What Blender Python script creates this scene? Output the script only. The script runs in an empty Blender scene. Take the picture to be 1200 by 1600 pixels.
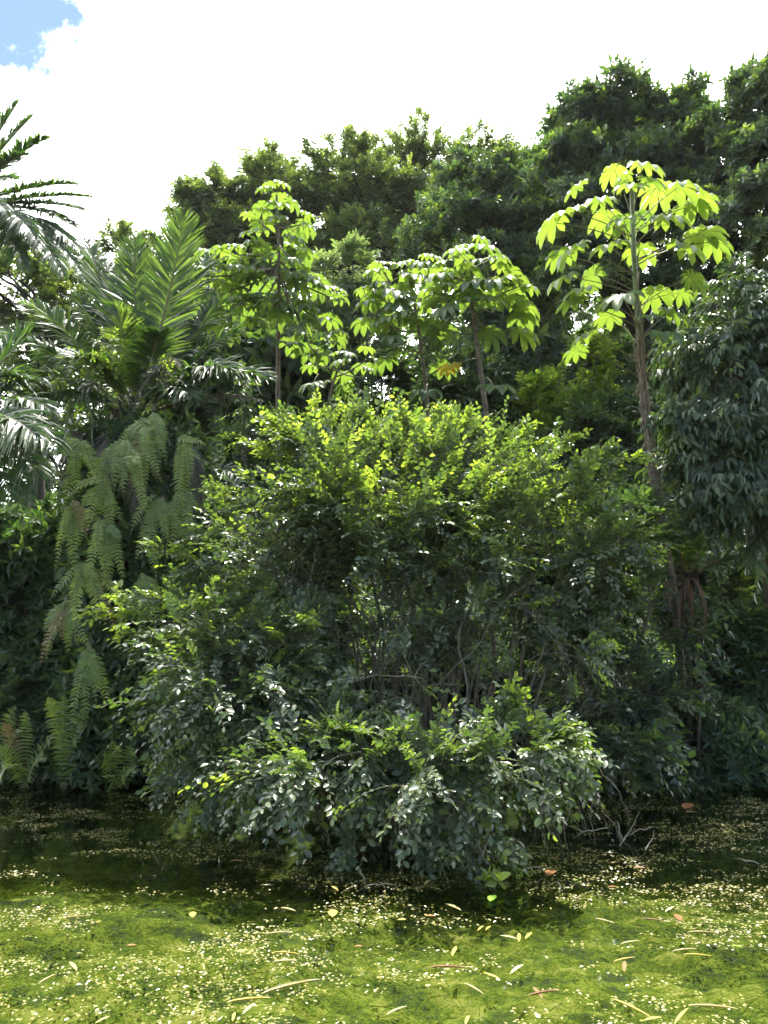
import bpy, math, zlib
import numpy as np

RNG = np.random.default_rng(11)
SC = bpy.context.scene
COL = SC.collection
PI = math.pi

# ------------------------------------------------------------------ camera
PITCH = math.radians(9.8)
CAM_H = 1.7
F = 1160.0
cam_d = bpy.data.cameras.new("camera")
cam = bpy.data.objects.new("camera", cam_d)
COL.objects.link(cam)
cam.location = (0, 0, CAM_H)
cam.rotation_euler = (PI / 2 + PITCH, 0, 0)
cam_d.sensor_fit = 'VERTICAL'
cam_d.sensor_height = 36.0
cam_d.lens = 36.0 * F / 1600.0
cam_d.clip_start = 0.1
cam_d.clip_end = 2000
SC.camera = cam

# ------------------------------------------------------------------ sky, sun, exposure
SUN_EL = math.radians(66)
SUN_AZ = math.radians(6)          # clockwise from +Y
EXPOSURE = 2.35
SC.view_settings.view_transform = 'Standard'
SC.view_settings.look = 'None'
SC.view_settings.exposure = EXPOSURE
SC.view_settings.gamma = 1.0
SC.cycles.max_bounces = 7
SC.cycles.diffuse_bounces = 2
SC.cycles.glossy_bounces = 3
SC.cycles.transmission_bounces = 4
SC.cycles.transparent_max_bounces = 8
SC.cycles.caustics_reflective = False
SC.cycles.caustics_refractive = False

SUN_DIR = np.array([math.sin(SUN_AZ) * math.cos(SUN_EL), math.cos(SUN_AZ) * math.cos(SUN_EL), math.sin(SUN_EL)])
sun_d = bpy.data.lights.new("sun", 'SUN')
sun_d.energy = 2.4
sun_d.angle = math.radians(0.53)
sun_d.color = (1.0, 0.95, 0.86)
sun = bpy.data.objects.new("sun", sun_d)
COL.objects.link(sun)
sun.location = (0, 10, 30)
sun.rotation_euler = (PI / 2 - SUN_EL, 0, PI - SUN_AZ)


def ray(px, py):
    cx, cy = (px - 600.0) / F, (800.0 - py) / F
    return np.array([cx, math.cos(PITCH) - cy * math.sin(PITCH), math.sin(PITCH) + cy * math.cos(PITCH)])


def at(px, py, Y):
    """world point seen at photo pixel (px, py) at distance Y along +Y"""
    d = ray(px, py)
    return np.array([0, 0, CAM_H]) + d * (Y / d[1])


def at_z(px, py, z=0.0):
    """world point at height z seen at photo pixel (px, py)"""
    d = ray(px, py)
    return np.array([0, 0, CAM_H]) + d * ((z - CAM_H) / d[2])


def build_world():
    w = bpy.data.worlds.new("World")
    SC.world = w
    w.use_nodes = True
    nt = w.node_tree
    N, L = nt.nodes, nt.links
    N.clear()
    out = N.new('ShaderNodeOutputWorld')
    bg = N.new('ShaderNodeBackground')
    bg.inputs['Strength'].default_value = 0.05
    sky = N.new('ShaderNodeTexSky')
    sky.sky_type = 'NISHITA'
    sky.sun_disc = False
    sky.sun_elevation = SUN_EL
    sky.sun_rotation = SUN_AZ
    sky.air_density = 1.0
    sky.dust_density = 0.15
    tc = N.new('ShaderNodeTexCoord')
    # a clear gap in the cloud
    hole = ray(0, -18)
    hole /= np.linalg.norm(hole)
    dist = N.new('ShaderNodeVectorMath'); dist.operation = 'DISTANCE'
    dist.inputs[1].default_value = hole
    L.new(tc.outputs['Generated'], dist.inputs[0])
    no = N.new('ShaderNodeTexNoise')
    no.inputs['Scale'].default_value = 16
    no.inputs['Detail'].default_value = 9
    no.inputs['Roughness'].default_value = 0.62
    L.new(tc.outputs['Generated'], no.inputs['Vector'])
    ma = N.new('ShaderNodeMath'); ma.operation = 'MULTIPLY_ADD'
    ma.inputs[1].default_value = 0.22
    L.new(no.outputs['Fac'], ma.inputs[0])
    L.new(dist.outputs['Value'], ma.inputs[2])
    mr = N.new('ShaderNodeMapRange'); mr.interpolation_type = 'SMOOTHSTEP'
    mr.inputs['From Min'].default_value = 0.165
    mr.inputs['From Max'].default_value = 0.225
    L.new(ma.outputs[0], mr.inputs['Value'])
    # other gaps elsewhere in the sky
    no2 = N.new('ShaderNodeTexNoise')
    no2.inputs['Scale'].default_value = 1.9
    no2.inputs['Detail'].default_value = 7
    L.new(tc.outputs['Generated'], no2.inputs['Vector'])
    sep = N.new('ShaderNodeSeparateXYZ')
    L.new(tc.outputs['Generated'], sep.inputs[0])
    ma2 = N.new('ShaderNodeMath'); ma2.operation = 'MULTIPLY_ADD'
    ma2.inputs[1].default_value = 0.38
    L.new(sep.outputs['Y'], ma2.inputs[0])
    L.new(no2.outputs['Fac'], ma2.inputs[2])
    mr2 = N.new('ShaderNodeMapRange'); mr2.interpolation_type = 'SMOOTHSTEP'
    mr2.inputs['From Min'].default_value = 0.42
    mr2.inputs['From Max'].default_value = 0.62
    L.new(ma2.outputs[0], mr2.inputs['Value'])
    mn = N.new('ShaderNodeMath'); mn.operation = 'MULTIPLY'
    L.new(mr.outputs[0], mn.inputs[0]); L.new(mr2.outputs[0], mn.inputs[1])
    # cloud brighter towards the sun
    dot = N.new('ShaderNodeVectorMath'); dot.operation = 'DOT_PRODUCT'
    dot.inputs[1].default_value = SUN_DIR
    L.new(tc.outputs['Generated'], dot.inputs[0])
    mr3 = N.new('ShaderNodeMapRange')
    mr3.inputs['From Min'].default_value = -0.3
    mr3.inputs['From Max'].default_value = 1.0
    mr3.inputs['To Min'].default_value = 29.0
    mr3.inputs['To Max'].default_value = 30.0
    L.new(dot.outputs['Value'], mr3.inputs['Value'])
    cl = N.new('ShaderNodeVectorMath'); cl.operation = 'SCALE'
    cl.inputs[0].default_value = (0.97, 0.99, 1.0)
    L.new(mr3.outputs[0], cl.inputs['Scale'])
    mix = N.new('ShaderNodeMix'); mix.data_type = 'RGBA'
    L.new(mn.outputs[0], mix.inputs['Factor'])
    L.new(sky.outputs[0], mix.inputs['A'])
    L.new(cl.outputs[0], mix.inputs['B'])
    L.new(mix.outputs['Result'], bg.inputs['Color'])
    L.new(bg.outputs[0], out.inputs[0])


build_world()

# ------------------------------------------------------------------ small maths


def nrm(a):
    return a / np.maximum(np.linalg.norm(a, axis=-1, keepdims=True), 1e-9)


def rand_unit(n):
    return nrm(RNG.normal(size=(n, 3)))


class VNoise:
    """smooth value noise on a wrapped lattice, 2-D or 3-D"""
    def __init__(self, seed, dim=2, n=64):
        self.n, self.dim = n, dim
        self.g = np.random.default_rng(seed).random((n,) * dim)

    def __call__(self, p):
        i = np.floor(p).astype(int)
        f = p - i
        f = f * f * (3 - 2 * f)
        out = 0
        for c in range(2 ** self.dim):
            w, idx = 1.0, []
            for k in range(self.dim):
                b = (c >> k) & 1
                w = w * (f[..., k] if b else 1 - f[..., k])
                idx.append((i[..., k] + b) % self.n)
            out = out + w * self.g[tuple(idx)]
        return out

    def fbm(self, p, oct=4, gain=0.5):
        a, s, t = 1.0, 0.0, 0.0
        for _ in range(oct):
            s = s + a * self(p); t += a
            p = p * 2.03 + 7.3; a *= gain
        return s / t


N3 = VNoise(5, 3, 32)
N2 = VNoise(6, 2, 64)

# ------------------------------------------------------------------ mesh assembly


SEEDS = {}


class MB:
    """collects vertices and faces; build() links them as one mesh object"""
    def __init__(self):
        self.V, self.F, self.M, self.A, self.n = [], [], [], [], 0

    def add(self, V, F, mat=0, lf=None):
        V = np.asarray(V, float).reshape(-1, 3)
        if not len(V):
            return self
        for f in (F if isinstance(F, list) else [F]):
            self.F.append(np.asarray(f, np.int64) + self.n)
            self.M.append(np.full(len(f), mat, np.int32))
        self.V.append(V)
        self.A.append(np.zeros((len(V), 3)) if lf is None else lf)
        self.n += len(V)
        return self

    def build(self, name, mats, parent=None, smooth=True, loc=None):
        me = bpy.data.meshes.new(name)
        V = np.concatenate(self.V)
        if loc is not None:
            V = V - np.asarray(loc)
        me.vertices.add(len(V))
        me.vertices.foreach_set('co', V.astype(np.float32).ravel())
        loops = np.concatenate([f.ravel() for f in self.F]).astype(np.int32)
        sizes = np.concatenate([np.full(len(f), f.shape[1], np.int32) for f in self.F])
        start = np.concatenate([[0], np.cumsum(sizes)[:-1]]).astype(np.int32)
        me.loops.add(len(loops))
        me.loops.foreach_set('vertex_index', loops)
        me.polygons.add(len(sizes))
        me.polygons.foreach_set('loop_start', start)
        me.polygons.foreach_set('loop_total', sizes)
        me.polygons.foreach_set('material_index', np.concatenate(self.M))
        me.polygons.foreach_set('use_smooth', np.full(len(sizes), smooth))
        a = me.attributes.new('lf', 'FLOAT_VECTOR', 'POINT')
        a.data.foreach_set('vector', np.concatenate(self.A).astype(np.float32).ravel())
        for m in (mats if isinstance(mats, list) else [mats]):
            me.materials.append(m)
        me.update(calc_edges=True)
        o = bpy.data.objects.new(name, me)
        COL.objects.link(o)
        if parent is not None:
            o.parent = parent
        elif loc is not None:
            o.location = loc
        return o


def tag(o, label=None, cat=None, group=None, kind=None):
    if label: o['label'] = label
    if cat: o['category'] = cat
    if group: o['group'] = group
    if kind: o['kind'] = kind
    return o


def thing(name, label, cat, loc, group=None):
    global RNG
    RNG = np.random.default_rng(zlib.crc32(label.encode()) + SEEDS.get(cat, 0))      # each plant keeps its own random stream
    o = bpy.data.objects.new(name, None)
    COL.objects.link(o)
    o.location = loc
    o.empty_display_size = 0.2
    return tag(o, label, cat, group)


def tubes(P, r, k=5):
    """P (M,n,3) centre lines, r (M,n) radii -> vertices and quads"""
    P = np.asarray(P, float); r = np.asarray(r, float)
    M, n, _ = P.shape
    T = nrm(np.gradient(P, axis=1))
    mean = nrm(P[:, -1] - P[:, 0])
    ref = np.where(np.abs(mean[:, 2:3]) < 0.75, np.array([[0, 0, 1.0]]), np.array([[0.0, 1.0, 0.15]]))
    ref = nrm(ref)[:, None, :]
    A = nrm(np.cross(T, np.broadcast_to(ref, T.shape)))
    B = np.cross(T, A)
    th = np.arange(k) * 2 * PI / k
    V = P[:, :, None, :] + r[:, :, None, None] * (A[:, :, None, :] * np.cos(th)[None, None, :, None] + B[:, :, None, :] * np.sin(th)[None, None, :, None])
    idx = np.arange(M * n * k).reshape(M, n, k)
    a = idx[:, :-1, :]; b = np.roll(idx, -1, axis=2)[:, :-1, :]
    c = np.roll(idx, -1, axis=2)[:, 1:, :]; d = idx[:, 1:, :]
    Fq = np.stack([a, b, c, d], -1).reshape(-1, 4)
    lf = np.zeros((M * n * k, 3))
    lf[:, 0] = np.repeat(RNG.random(M), n * k)
    return V.reshape(-1, 3), Fq, lf


# leaf outlines: (u along, v across -1..1, h lift), faces
def tpl(us, ws, fold, droop, tip=1.0):
    m = [(u, 0, -droop * u * u) for u in us]
    l = [(u, w, -droop * u * u + fold * w) for u, w in zip(us[1:-1], ws)]
    r_ = [(u, -w, -droop * u * u + fold * w) for u, w in zip(us[1:-1], ws)]
    n, k = len(us), len(ws)
    V = np.array(m + l + r_, float)
    tri = [(0, 1, n), (0, n + k, 1), (n - 2, n - 1, n + k - 1), (n - 2, n + 2 * k - 1, n - 1)]
    quad = []
    for i in range(k - 1):
        quad += [(i + 1, i + 2, n + i + 1, n + i), (i + 1, n + k + i, n + k + i + 1, i + 2)]
    fs = [np.array(tri)]
    if quad:
        fs.append(np.array(quad))
    return V, fs


LEAF_OVAL = tpl([0, .22, .52, .8, 1], [.72, 1.0, .66], .10, .14)
LEAF_LANCE = tpl([0, .3, .7, 1], [.95, .7], .10, .22)
LEAF_SIMPLE = (np.array([(0, 0, 0), (.33, .9, .05), (.75, .7, -.04), (1, 0, -.16), (.75, -.7, -.04), (.33, -.9, .05)], float),
               [np.array([(0, 1, 2, 3), (0, 3, 4, 5)])])


def leaves(o, d, n, L, W, T, tone):
    """o,d,n (N,3) base, axis, normal; L length, W full width; T outline"""
    V0, Fs = T
    d = nrm(d)
    s = nrm(np.cross(n, d)); n = np.cross(d, s)
    N, k = len(o), len(V0)
    L = np.broadcast_to(L, (N,))[:, None, None]; W = np.broadcast_to(W, (N,))[:, None, None]
    V = (o[:, None, :] + L * V0[None, :, 0:1] * d[:, None, :] + 0.5 * W * V0[None, :, 1:2] * s[:, None, :]
         + L * V0[None, :, 2:3] * n[:, None, :])
    off = (np.arange(N) * k)[:, None, None]
    F_ = [(f[None] + off).reshape(-1, f.shape[1]) for f in Fs]
    lf = np.empty((N, k, 3))
    lf[:, :, 0] = np.broadcast_to(tone, (N,))[:, None]
    lf[:, :, 1] = V0[None, :, 1]
    lf[:, :, 2] = V0[None, :, 0]
    return V.reshape(-1, 3), F_, lf.reshape(-1, 3)


# ------------------------------------------------------------------ materials


def new_mat(name):
    m = bpy.data.materials.new(name)
    m.use_nodes = True
    nt = m.node_tree
    nt.nodes.clear()
    out = nt.nodes.new('ShaderNodeOutputMaterial')
    return m, nt.nodes, nt.links, out


def ramp(N, stops):
    r = N.new('ShaderNodeValToRGB')
    el = r.color_ramp.elements
    while len(el) < len(stops):
        el.new(0.5)
    for e, (p, c) in zip(el, stops):
        e.position = p
        e.color = (*c, 1)
    return r


def leaf_mat(name, stops, trans, tfac=0.42, rough=0.38, spec=0.5, rib=0.0, ribcol=(0.25, 0.32, 0.08), veins=False):
    """leaf: glossy upper skin over a body that passes light; colours by each leaf's own age"""
    m, N, L, out = new_mat(name)
    at_ = N.new('ShaderNodeAttribute'); at_.attribute_name = 'lf'
    sep = N.new('ShaderNodeSeparateXYZ')
    L.new(at_.outputs['Vector'], sep.inputs[0])
    cr = ramp(N, stops)
    L.new(sep.outputs['X'], cr.inputs[0])
    ct = ramp(N, trans)
    L.new(sep.outputs['X'], ct.inputs[0])
    col = cr.outputs[0]; tcol = ct.outputs[0]
    if rib:
        ab = N.new('ShaderNodeMath'); ab.operation = 'ABSOLUTE'
        L.new(sep.outputs['Y'], ab.inputs[0])
        mr = N.new('ShaderNodeMapRange')
        mr.inputs['From Min'].default_value = 0.04; mr.inputs['From Max'].default_value = 0.14
        mr.inputs['To Min'].default_value = rib; mr.inputs['To Max'].default_value = 0
        L.new(ab.outputs[0], mr.inputs['Value'])
        fac = mr.outputs[0]
        if veins:
            # side veins running out and forward from the midrib
            ad = N.new('ShaderNodeMath'); ad.operation = 'MULTIPLY_ADD'; ad.inputs[1].default_value = -0.22
            L.new(ab.outputs[0], ad.inputs[0]); L.new(sep.outputs['Z'], ad.inputs[2])
            mu = N.new('ShaderNodeMath'); mu.operation = 'MULTIPLY'; mu.inputs[1].default_value = 13
            L.new(ad.outputs[0], mu.inputs[0])
            fr = N.new('ShaderNodeMath'); fr.operation = 'FRACT'
            L.new(mu.outputs[0], fr.inputs[0])
            mr2 = N.new('ShaderNodeMapRange')
            mr2.inputs['From Min'].default_value = 0.0; mr2.inputs['From Max'].default_value = 0.16
            mr2.inputs['To Min'].default_value = rib * 0.6; mr2.inputs['To Max'].default_value = 0
            L.new(fr.outputs[0], mr2.inputs['Value'])
            mx = N.new('ShaderNodeMath'); mx.operation = 'MAXIMUM'
            L.new(fac, mx.inputs[0]); L.new(mr2.outputs[0], mx.inputs[1])
            fac = mx.outputs[0]
        for which in (0, 1):
            mi = N.new('ShaderNodeMix'); mi.data_type = 'RGBA'
            L.new(fac, mi.inputs['Factor'])
            L.new(col if which == 0 else tcol, mi.inputs['A'])
            mi.inputs['B'].default_value = (*ribcol, 1) if which == 0 else (ribcol[0] * .5, ribcol[1] * .45, ribcol[2] * .3, 1)
            if which == 0: col = mi.outputs['Result']
            else: tcol = mi.outputs['Result']
    pb = N.new('ShaderNodeBsdfPrincipled')
    pb.inputs['Roughness'].default_value = rough
    pb.inputs['Specular IOR Level'].default_value = spec
    L.new(col, pb.inputs['Base Color'])
    tr = N.new('ShaderNodeBsdfTranslucent')
    L.new(tcol, tr.inputs['Color'])
    mix = N.new('ShaderNodeMixShader')
    mix.inputs[0].default_value = tfac
    L.new(pb.outputs[0], mix.inputs[1]); L.new(tr.outputs[0], mix.inputs[2])
    L.new(mix.outputs[0], out.inputs[0])
    return m


def bark_mat(name, c1, c2, scale=9, stretch=0.25, c3=None):
    m, N, L, out = new_mat(name)
    tc = N.new('ShaderNodeTexCoord')
    mp = N.new('ShaderNodeMapping'); mp.inputs['Scale'].default_value = (1, 1, stretch)
    L.new(tc.outputs['Object'], mp.inputs[0])
    no = N.new('ShaderNodeTexNoise'); no.inputs['Scale'].default_value = scale
    no.inputs['Detail'].default_value = 7; no.inputs['Roughness'].default_value = .65
    L.new(mp.outputs[0], no.inputs['Vector'])
    st = [(.32, c1), (.68, c2)]
    if c3: st.append((.8, c3))
    cr = ramp(N, st)
    L.new(no.outputs['Fac'], cr.inputs[0])
    pb = N.new('ShaderNodeBsdfPrincipled'); pb.inputs['Roughness'].default_value = .85
    L.new(cr.outputs[0], pb.inputs['Base Color'])
    bu = N.new('ShaderNodeBump'); bu.inputs['Strength'].default_value = .5; bu.inputs['Distance'].default_value = .02
    L.new(no.outputs['Fac'], bu.inputs['Height']); L.new(bu.outputs[0], pb.inputs['Normal'])
    L.new(pb.outputs[0], out.inputs[0])
    return m


def plain_mat(name, c1, c2, rough=.7, scale=30, tfac=0.0):
    m, N, L, out = new_mat(name)
    tc = N.new('ShaderNodeTexCoord')
    no = N.new('ShaderNodeTexNoise'); no.inputs['Scale'].default_value = scale; no.inputs['Detail'].default_value = 4
    L.new(tc.outputs['Object'], no.inputs['Vector'])
    cr = ramp(N, [(.3, c1), (.7, c2)])
    L.new(no.outputs['Fac'], cr.inputs[0])
    pb = N.new('ShaderNodeBsdfPrincipled'); pb.inputs['Roughness'].default_value = rough
    L.new(cr.outputs[0], pb.inputs['Base Color'])
    if tfac:
        tr = N.new('ShaderNodeBsdfTranslucent'); L.new(cr.outputs[0], tr.inputs['Color'])
        mx = N.new('ShaderNodeMixShader'); mx.inputs[0].default_value = tfac
        L.new(pb.outputs[0], mx.inputs[1]); L.new(tr.outputs[0], mx.inputs[2]); L.new(mx.outputs[0], out.inputs[0])
    else:
        L.new(pb.outputs[0], out.inputs[0])
    return m


M = {}
# tone 0..0.8 mature leaves, 0.85..1 young or odd leaves
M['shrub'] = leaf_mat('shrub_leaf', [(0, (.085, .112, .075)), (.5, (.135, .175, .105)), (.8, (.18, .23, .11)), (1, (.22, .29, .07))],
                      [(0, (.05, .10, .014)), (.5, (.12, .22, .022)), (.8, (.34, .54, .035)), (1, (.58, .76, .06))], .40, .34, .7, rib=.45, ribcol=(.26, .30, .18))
M['dark'] = leaf_mat('dark_leaf', [(0, (.058, .082, .058)), (.6, (.105, .138, .088)), (1, (.16, .20, .085))],
                     [(0, (.05, .11, .014)), (.6, (.13, .25, .028)), (1, (.36, .52, .04))], .38, .36, .65)
M['fig'] = leaf_mat('fig_leaf', [(0, (.095, .118, .070)), (.6, (.15, .185, .10)), (1, (.21, .25, .10))],
                    [(0, (.12, .19, .025)), (.6, (.24, .36, .04)), (1, (.45, .58, .06))], .38, .40, .55)
M['droop'] = leaf_mat('drooping_leaf', [(0, (.060, .092, .055)), (.6, (.105, .15, .080)), (1, (.17, .21, .085))],
                      [(0, (.04, .09, .015)), (.6, (.10, .20, .03)), (1, (.34, .46, .05))], .32, .34, .5)
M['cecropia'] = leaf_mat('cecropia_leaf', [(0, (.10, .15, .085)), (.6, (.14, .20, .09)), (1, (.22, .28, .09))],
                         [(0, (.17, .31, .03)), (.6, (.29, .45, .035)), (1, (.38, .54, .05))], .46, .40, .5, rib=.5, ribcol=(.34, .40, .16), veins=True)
M['cecropia_old'] = leaf_mat('yellowed_leaf', [(0, (.35, .30, .04)), (1, (.42, .33, .05))], [(0, (.75, .62, .05)), (1, (.7, .5, .05))], .5, .5, .4, rib=.4, ribcol=(.3, .2, .05), veins=True)
M['palm'] = leaf_mat('palm_leaflet', [(0, (.040, .066, .036)), (.6, (.068, .105, .050)), (1, (.12, .16, .055))],
                     [(0, (.07, .17, .015)), (.6, (.16, .31, .025)), (1, (.42, .60, .05))], .38, .36, .45)
M['palm_dead'] = leaf_mat('withered_leaflet', [(0, (.15, .13, .115)), (1, (.27, .24, .21))], [(0, (.15, .12, .08)), (1, (.3, .24, .15))], .3, .7, .3)
M['fern'] = leaf_mat('fern_pinna', [(0, (.17, .245, .11)), (.6, (.27, .35, .11)), (1, (.37, .44, .13))],
                     [(0, (.16, .30, .03)), (.6, (.30, .48, .05)), (1, (.5, .66, .09))], .40, .42, .5)
M['fern_old'] = leaf_mat('browned_pinna', [(0, (.26, .20, .08)), (1, (.36, .29, .12))], [(0, (.3, .2, .06)), (1, (.4, .3, .1))], .35, .5, .4)
M['vine'] = leaf_mat('vine_leaf', [(0, (.048, .085, .05)), (.6, (.088, .14, .072)), (1, (.14, .20, .075))],
                     [(0, (.05, .12, .015)), (.6, (.13, .26, .03)), (1, (.34, .52, .05))], .36, .33, .6)
M['bright'] = leaf_mat('young_leaf', [(0, (.07, .11, .04)), (1, (.15, .21, .05))], [(0, (.20, .38, .02)), (1, (.52, .70, .05))], .46, .4, .5)
M['silver'] = leaf_mat('silvery_leaf', [(0, (.13, .17, .11)), (1, (.25, .29, .19))], [(0, (.2, .32, .06)), (1, (.4, .55, .12))], .35, .33, .6)
M['brown'] = leaf_mat('dry_leaf', [(0, (.09, .055, .035)), (1, (.20, .13, .09))], [(0, (.2, .1, .04)), (1, (.35, .2, .08))], .35, .6, .3)
M['twig'] = bark_mat('twig_bark', (.11, .092, .066), (.25, .215, .16), 14, .4)
M['bark'] = bark_mat('tree_bark', (.045, .036, .028), (.13, .105, .08), 6, .2)
M['barkdark'] = bark_mat('dark_bark', (.022, .018, .015), (.07, .058, .046), 6, .2)
M['petiole'] = plain_mat('petiole_skin', (.16, .13, .06), (.24, .20, .09), .5, 12)
M['greenstem'] = plain_mat('green_stem', (.10, .15, .05), (.17, .21, .09), .5, 8)
M['root'] = plain_mat('aerial_root', (.20, .15, .10), (.34, .27, .19), .8, 14)


def cecropia_bark():
    m, N, L, out = new_mat('ringed_bark')
    tc = N.new('ShaderNodeTexCoord')
    sep = N.new('ShaderNodeSeparateXYZ'); L.new(tc.outputs['Object'], sep.inputs[0])
    no = N.new('ShaderNodeTexNoise'); no.inputs['Scale'].default_value = 10; no.inputs['Detail'].default_value = 6
    L.new(tc.outputs['Object'], no.inputs['Vector'])
    ma = N.new('ShaderNodeMath'); ma.operation = 'MULTIPLY_ADD'; ma.inputs[1].default_value = .04
    L.new(no.outputs['Fac'], ma.inputs[0]); L.new(sep.outputs['Z'], ma.inputs[2])
    mu = N.new('ShaderNodeMath'); mu.operation = 'MULTIPLY'; mu.inputs[1].default_value = 9
    L.new(ma.outputs[0], mu.inputs[0])
    fr = N.new('ShaderNodeMath'); fr.operation = 'FRACT'; L.new(mu.outputs[0], fr.inputs[0])
    ring = N.new('ShaderNodeMapRange')
    ring.inputs['From Min'].default_value = 0; ring.inputs['From Max'].default_value = .16
    ring.inputs['To Min'].default_value = 1; ring.inputs['To Max'].default_value = 0
    L.new(fr.outputs[0], ring.inputs['Value'])
    cr = ramp(N, [(.3, (.10, .075, .055)), (.7, (.24, .19, .145))]); L.new(no.outputs['Fac'], cr.inputs[0])
    mi = N.new('ShaderNodeMix'); mi.data_type = 'RGBA'
    L.new(ring.outputs[0], mi.inputs['Factor']); L.new(cr.outputs[0], mi.inputs['A']); mi.inputs['B'].default_value = (.07, .055, .04, 1)
    pb = N.new('ShaderNodeBsdfPrincipled'); pb.inputs['Roughness'].default_value = .8
    L.new(mi.outputs['Result'], pb.inputs['Base Color'])
    L.new(pb.outputs[0], out.inputs[0])
    return m


M['cecbark'] = cecropia_bark()

# ------------------------------------------------------------------ plant builders
UP = np.array([0, 0, 1.0])


def bez(P0, P1, P2, n):
    t = np.linspace(0, 1, n)[:, None]
    return (1 - t) ** 2 * P0 + 2 * t * (1 - t) * P1 + t * t * P2


def wiggle(P, amp, fr=1.6):
    n = len(P)
    t = np.linspace(0, 1, n)[:, None]
    ph = RNG.random(3) * 6.28
    w = np.sin(t * fr * 6.28 + ph) + .5 * np.sin(t * fr * 14 + ph * 2)
    return P + w * amp * np.sin(np.clip(t, 0, 1) * PI * .75)


def lobe(px, py, Y, rx, ry, rY, n=None, **kw):
    k = kw.pop('k', 1.0)
    rx, ry, rY = rx * k, ry * k, rY * k
    s = Y / F
    return dict(c=at(px, py, Y), r=np.array([rx * s, rY, ry * s]), n=n, **kw)


def twig_leaves(mb, S, D, Lt, droop, nl, leafL, ratio, T, mode, hang, upb, tone, mat=0, r0=.004, kside=3, angle=52, stem_mb=None, size_var=.25):
    """twigs from points S along D with nl leaves each"""
    n = len(S)
    if n == 0:
        return
    D = nrm(D)
    droop = np.asarray(droop, float).reshape(-1, 1) * np.ones((n, 1))
    t = np.linspace(0, 1, 5)
    P = S[:, None] + D[:, None] * (Lt[:, None] * t)[..., None]
    P[:, :, 2] -= droop * Lt[:, None] * t ** 2
    side0 = nrm(np.cross(D, UP + .01)) * RNG.normal(0, .12, (n, 1))
    P += side0[:, None] * (Lt[:, None] * t ** 2)[..., None]
    rr = r0 * (1 - .75 * t)[None] * np.ones((n, 1))
    V, Fq, lf = tubes(P, rr, kside)
    (stem_mb or mb).add(V, Fq, mat if stem_mb is None else 0, lf)
    tl = np.linspace(.12, 1, nl) if mode == 'alt' else np.linspace(.62, 1, nl)
    tl = np.clip(tl[None] + RNG.normal(0, .02, (n, nl)), .02, 1)
    pos = S[:, None] + D[:, None] * (Lt[:, None] * tl)[..., None]
    pos[:, :, 2] -= droop * Lt[:, None] * tl ** 2
    pos += side0[:, None] * (Lt[:, None] * tl ** 2)[..., None]
    tan = nrm(D[:, None] + (-2 * droop[:, None, :] * tl[..., None]) * UP + 2 * side0[:, None] * tl[..., None])
    u0 = nrm(UP * 1.0 + RNG.normal(0, .45, (n, 3)))[:, None] + RNG.normal(0, .12, (n, nl, 3))
    side = nrm(np.cross(tan, u0))
    un = nrm(np.cross(side, tan))
    if mode == 'alt':
        sg = np.where(np.arange(nl) % 2 == 0, 1.0, -1.0)[None, :, None] * np.where(RNG.random((n, 1, 1)) < .5, 1, -1)
        ang = np.radians(angle + RNG.normal(0, 13, (n, nl)))[..., None] * np.ones((1, 1, 1))
        ang = ang.copy(); ang[:, -1] *= .15
        d = tan * np.cos(ang) + side * sg * np.sin(ang)
        nn = un + RNG.normal(0, .33, (n, nl, 3))
    else:
        az = (np.arange(nl) * 2.39996)[None] + RNG.random((n, 1)) * 6.28
        pol = np.radians(np.linspace(86, 30, nl)[None] + RNG.normal(0, 10, (n, nl)))
        rad = side * np.cos(az)[..., None] + un * np.sin(az)[..., None]
        d = tan * np.cos(pol)[..., None] + rad * np.sin(pol)[..., None]
        nn = tan * np.sin(pol)[..., None] - rad * np.cos(pol)[..., None] + RNG.normal(0, .2, (n, nl, 3))
    d = d + np.array([0, 0, -hang])
    LL = leafL * np.clip(RNG.normal(1, size_var, (n, nl)), .45, 1.6)
    if mode == 'alt':
        LL = LL * (1 - .35 * np.abs(tl - .55) * 1.4)
    WW = LL * ratio * np.clip(RNG.normal(1, .12, (n, nl)), .7, 1.4)
    to = np.clip(tone[:, None] + RNG.normal(0, .09, (n, nl)), 0, 1)
    to = np.where(RNG.random((n, nl)) < .012, .97, to)
    V, Fs, lf = leaves(pos.reshape(-1, 3), d.reshape(-1, 3), nn.reshape(-1, 3), LL.ravel(), WW.ravel(), T, to.ravel())
    mb.add(V, Fs, mat, lf)


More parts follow.
